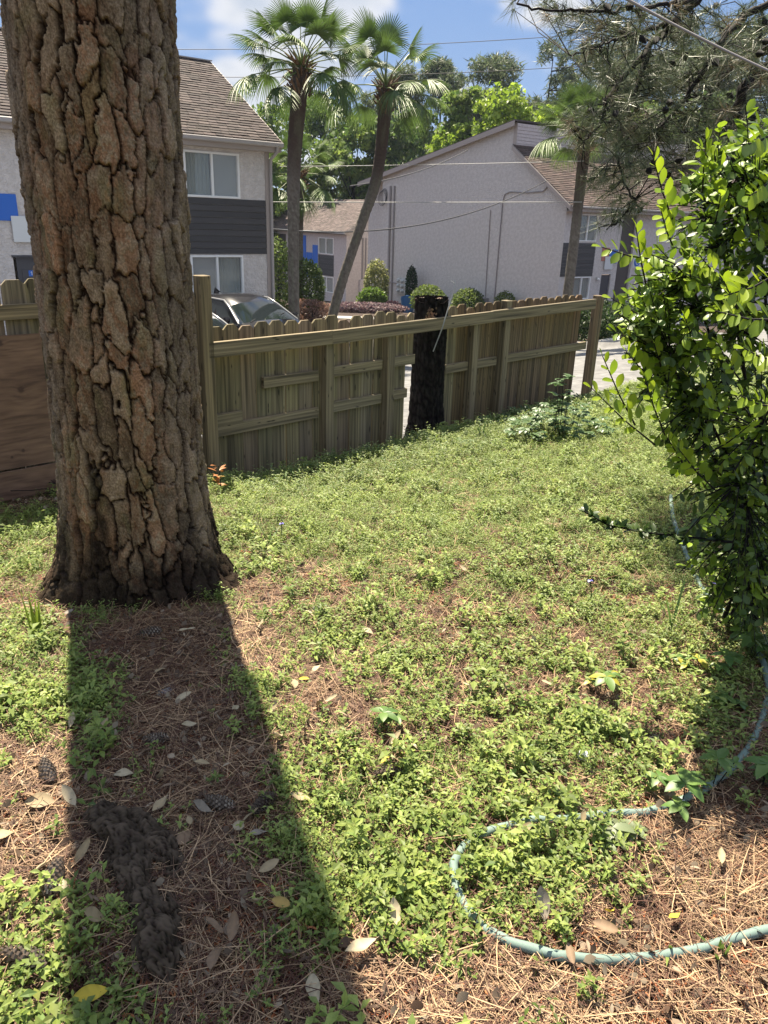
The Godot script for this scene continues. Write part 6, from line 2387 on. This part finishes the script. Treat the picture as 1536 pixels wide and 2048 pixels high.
		mb.tube(PackedVector3Array([Vector3(0, -0.01, 0), Vector3(0, 0.022, 0)]), PackedFloat32Array([0.008, 0.007]), 8)
		put(o, "stalk", mb.mesh(), M.plain_vc)
	# strappy plants
	strap_plant("iris_plant", "upright yellow green bladed plant left of the pine's foot", 78, 1285, 12, 0.27, 0.013, 0.25, Color(0.20, 0.28, 0.035), 0.1)
	strap_plant("strap_leaf_plant", "strap leaved seedling growing over the hose at lower right", 1440, 1925, 9, 0.12, 0.013, 0.8, Color(0.15, 0.24, 0.05), 0.35)
	strap_plant("strap_leaf_plant", "strap leaved seedling whose blades arch across the hose", 1335, 1905, 6, 0.13, 0.011, 0.9, Color(0.19, 0.25, 0.06), 0.6)
	strap_plant("strap_leaf_plant", "tall blades standing beside the far end of the hose", 1345, 1262, 6, 0.30, 0.012, 0.35, Color(0.11, 0.19, 0.045), 0.3)
	strap_plant("strap_leaf_plant", "arching bladed plant right of the pine at the lawn's edge", 540, 1095, 12, 0.24, 0.013, 0.9, Color(0.11, 0.17, 0.05), 0.6)
	strap_plant("strap_leaf_plant", "thin long blades rising before the shrub's dark foot", 1470, 1235, 5, 0.28, 0.010, 0.5, Color(0.09, 0.16, 0.05), 0.4)
	strap_plant("strap_leaf_plant", "grassy clump in the shade right of the stump", 965, 880, 14, 0.34, 0.012, 0.5, Color(0.05, 0.10, 0.03), 0.35)
	# blue flowers
	for e in [[1180, 1160, 1180, 1215, "single blue flower standing in the open weeds"], [1425, 1165, 1425, 1245, "blue flower before the shrub's dark foot"], [563, 1046, 560, 1085, "pale blue flower right of the pine near the fence"], [1410, 1140, 1420, 1240, "small blue flower just above its neighbour by the shrub"]]:
		flower(e[4], e[0], e[1], e[2], e[3])
	# five-fingered creeper seedlings
	for e in [[765, 1432, 0.065, 0.09, "young five fingered seedling in the middle of the yard"], [1205, 1352, 0.075, 0.10, "five fingered seedling with some yellow leaflets"], [1075, 1375, 0.0, 0.0, ""], [1358, 1575, 0.085, 0.10, "largest five fingered plant beside the hose at right"], [1420, 1525, 0.07, 0.13, "five fingered plant just above the largest one by the hose"], [1520, 1530, 0.08, 0.11, "five fingered plant cut by the right edge of the picture"], [1390, 1318, 0.065, 0.07, "yellowing seedling in front of the shrub's foot"], [1440, 1310, 0.075, 0.11, "green leafy seedling just under the shrub"], [1440, 1390, 0.06, 0.07, "small green seedling between hose and shrub"], [1220, 1660, 0.075, 0.05, "dull drooping leaves draped over the hose"], [1495, 1270, 0.09, 0.12, "broad leafed seedling in the shrub's shade"]]:
		if e[2] > 0.0:
			creeper(e[4], e[0], e[1], e[2], e[3])
	# large pale-leaved plant by the fence
	var p := on_ground(1125, 880)
	var o := thing("large_leaf_plant", "big leafy plant glinting white in the sun by the fence's end", "plant", p)
	var st := MB.new()
	st.col = Color(0.07, 0.11, 0.03)
	var leafs := []
	for k in 4:
		var mb := MB.new()
		mb.col = Color(0.10, 0.17, 0.06)
		for j in 5:
			mb.leaf(Transform3D(Basis(Vector3.UP, (j - 2) * 0.55), Vector3.ZERO), 1.0 - absf(j - 2) * 0.16, 0.42, 0.2, pick(0.2, 0.7), 4, 0.8)
		leafs.append(mb.mesh())
	for i in 150:
		var a := pick(0, TAU)
		var r := sqrt(pick(0, 1))
		var top := Vector3(cos(a) * r * 0.5, 0.04 + pick(0.15, 1.0) * 0.30 * (1.0 - r * r) + pick(0, 0.06), sin(a) * r * 0.36)
		if i < 14:
			top = Vector3(-0.03 + pick(-0.09, 0.09), pick(0.38, 0.56), -0.05 + pick(-0.09, 0.09))
		if i % 4 == 0 or i < 14:
			st.tube(PackedVector3Array([Vector3(top.x * 0.6, 0, top.z * 0.6), top * 0.7, top]), PackedFloat32Array([0.0022, 0.0018, 0.0012]), 4, false)
		put(o, "leaf", leafs[rng.randi() % 4], M.leaf_gloss, top, Basis(Vector3.UP, pick(0, TAU)) * Basis(Vector3.RIGHT, pick(-0.2, 0.5)) * Basis.from_scale(Vector3.ONE * pick(0.06, 0.105)))
	put(o, "stem", st.mesh(), M.twig)
	# red young seedling at the fence foot
	p = on_ground(440, 990)
	o = thing("red_seedling", "small seedling with coppery new leaves at the fence foot", "plant", p)
	st = MB.new()
	st.col = Color(0.10, 0.06, 0.03)
	st.tube(PackedVector3Array([Vector3(0, 0, 0), Vector3(0.01, 0.1, 0), Vector3(0, 0.2, 0)]), PackedFloat32Array([0.003, 0.0025, 0.002]), 5)
	put(o, "stem", st.mesh(), M.twig)
	for i in 16:
		var mb := MB.new()
		mb.col = Color(0.42, 0.17, 0.06).lerp(Color(0.26, 0.24, 0.05), pick(0, 1) if i > 6 else 0.0)
		mb.leaf(Transform3D.IDENTITY, pick(0.05, 0.08), pick(0.022, 0.032), 0.25, pick(0.0, 0.5), 4, 0.85)
		put(o, "leaf", mb.mesh(), M.leaf, Vector3(pick(-0.02, 0.02), lerpf(0.20, 0.05, i / 16.0), pick(-0.02, 0.02)), Basis(Vector3.UP, pick(0, TAU)) * Basis(Vector3.RIGHT, pick(0.0, 0.9)))
	# dead twigs heaped at the foot of the left fence
	p = on_ground(70, 990)
	o = thing("dead_twigs", "heap of dead brown twigs and needles under the left fence", "twigs", p)
	st = MB.new()
	for i in 60:
		st.col = jit(Color(0.16, 0.085, 0.05), 0.4)
		var q := Vector3(pick(-0.5, 0.35), pick(0.0, 0.10), pick(-0.22, 0.15))
		var d := Vector3(pick(-1, 1), pick(-0.25, 0.4), pick(-0.6, 0.6)).normalized() * pick(0.1, 0.3)
		st.tube(PackedVector3Array([q - d * 0.5, q + Vector3(0, pick(-0.01, 0.02), 0), q + d * 0.5]), PackedFloat32Array([0.003, 0.0025, 0.0012]), 4, false)
	put(o, "twig", st.mesh(), M.twig).set_meta("kind", "stuff")
	# sticks lying about
	for e in [[640, 1480, 675, 1500, "short dark stick in the weeds of the middle yard"], [860, 1480, 830, 1498, "grey stick beside the dark bare patch"]]:
		var a := on_ground(e[0], e[1]) + Vector3.UP * 0.02
		var b := on_ground(e[2], e[3]) + Vector3.UP * 0.02
		o = thing("stick", e[4], "stick", a)
		st = MB.new()
		st.col = Color(0.14, 0.12, 0.10)
		st.tube(PackedVector3Array([Vector3.ZERO, (b - a) * 0.5 + Vector3(0, 0.006, 0.004), b - a]), PackedFloat32Array([0.005, 0.006, 0.004]), 7)
		put(o, "stick", st.mesh(), M.twig)


func strap_plant(called: String, label: String, u: float, v: float, n: int, tall: float, w: float, droop: float, col: Color, spread: float) -> void:
	var o := thing(called, label, "plant", on_ground(u, v), "")
	for i in n:
		var mb := MB.new()
		mb.col = jit(col, 0.25)
		var a := pick(0, TAU)
		var k := pick(0.1, 1.0) * spread * 2.0
		var d := Vector3(cos(a) * k, 1.0, sin(a) * k).normalized()
		mb.blade(Vector3(pick(-0.012, 0.012), -0.01, pick(-0.012, 0.012)), d, tall * pick(0.6, 1.1), w, droop * pick(0.2, 0.9), 7)
		put(o, "blade", mb.mesh(), M.grass)


func flower(label: String, u: float, v: float, fu: float, fv: float) -> void:
	var p := on_ground(fu, fv)
	var tip := at(u, v, -p.z) - p
	var o := thing("blue_flower", label, "flower", p, "blue spiderwort flowers")
	var mb := MB.new()
	mb.col = Color(0.09, 0.15, 0.04)
	mb.tube(PackedVector3Array([Vector3.ZERO, tip * 0.5 + Vector3(0.006, 0, 0), tip]), PackedFloat32Array([0.003, 0.0025, 0.002]), 5)
	for i in 3:
		mb.blade(tip * 0.3 * i, Vector3(pick(-0.7, 0.7), 1, pick(-0.7, 0.7)).normalized(), 0.12, 0.008, 0.5, 4)
	put(o, "stem", mb.mesh(), M.grass)
	for i in 6:
		mb = MB.new()
		mb.col = Color(0.20, 0.17, 0.55)
		mb.leaf(Transform3D.IDENTITY, 0.017, 0.015, 0.1, 0.2, 4, 0.6)
		put(o, "petal", mb.mesh(), M.leaf, tip + Vector3(0, 0.001 * i, 0), Basis(Vector3.UP, TAU * i / 3.0 + 0.3) * Basis(Vector3.RIGHT, -0.3 if i < 3 else -0.9))
	var s := SphereMesh.new()
	s.radius = 0.003
	s.height = 0.006
	put(o, "flower_centre", s, tones_yellow(), tip + Vector3(0, 0.005, 0))


func tones_yellow() -> Material:
	if not M.has("yellow_dot"):
		M.yellow_dot = plain(Color(0.5, 0.35, 0.02), 0.7)
	return M.yellow_dot


func creeper(label: String, u: float, v: float, size: float, tall: float) -> void:
	var p := on_ground(u, v + tall * 500.0)
	var o := thing("creeper_seedling", label, "plant", p, "")
	var st := MB.new()
	st.col = Color(0.10, 0.13, 0.04)
	var crowns := [Vector3(0, tall, 0), Vector3(pick(-0.07, 0.07), tall * 0.8, pick(-0.07, 0.05)), Vector3(pick(-0.07, 0.07), tall * 0.7, pick(-0.05, 0.07))]
	var dull := label.begins_with("dull")
	var yellowing := label.contains("yellow")
	for k in crowns.size():
		var c: Vector3 = crowns[k]
		st.tube(PackedVector3Array([Vector3(0, -0.01, 0), c * 0.5 + Vector3(0.004, 0.01, 0), c]), PackedFloat32Array([0.0022, 0.0018, 0.0014]), 5, false)
		var s := size * (1.0 if k == 0 else pick(0.5, 0.8))
		var a0 := pick(0, TAU)
		for i in 5:
			var mb := MB.new()
			mb.col = jit(Color(0.075, 0.15, 0.035).lerp(Color(0.13, 0.21, 0.045), pick(0, 1)), 0.12)
			if dull:
				mb.col = jit(Color(0.16, 0.19, 0.10), 0.15)
			if yellowing and (i + k) % 3 == 0:
				mb.col = Color(0.34, 0.32, 0.04)
			mb.leaf(Transform3D.IDENTITY, s * (1.0 if i == 2 else pick(0.75, 0.95)), s * 0.46, 0.22, pick(0.35, 0.8), 6, 0.82, s * 0.012)
			put(o, "leaflet", mb.mesh(), M.leaf, c, Basis(Vector3.UP, a0 + (i - 2) * 1.05) * Basis(Vector3.RIGHT, pick(-0.15, 0.25)))
	put(o, "stem", st.mesh(), M.twig)
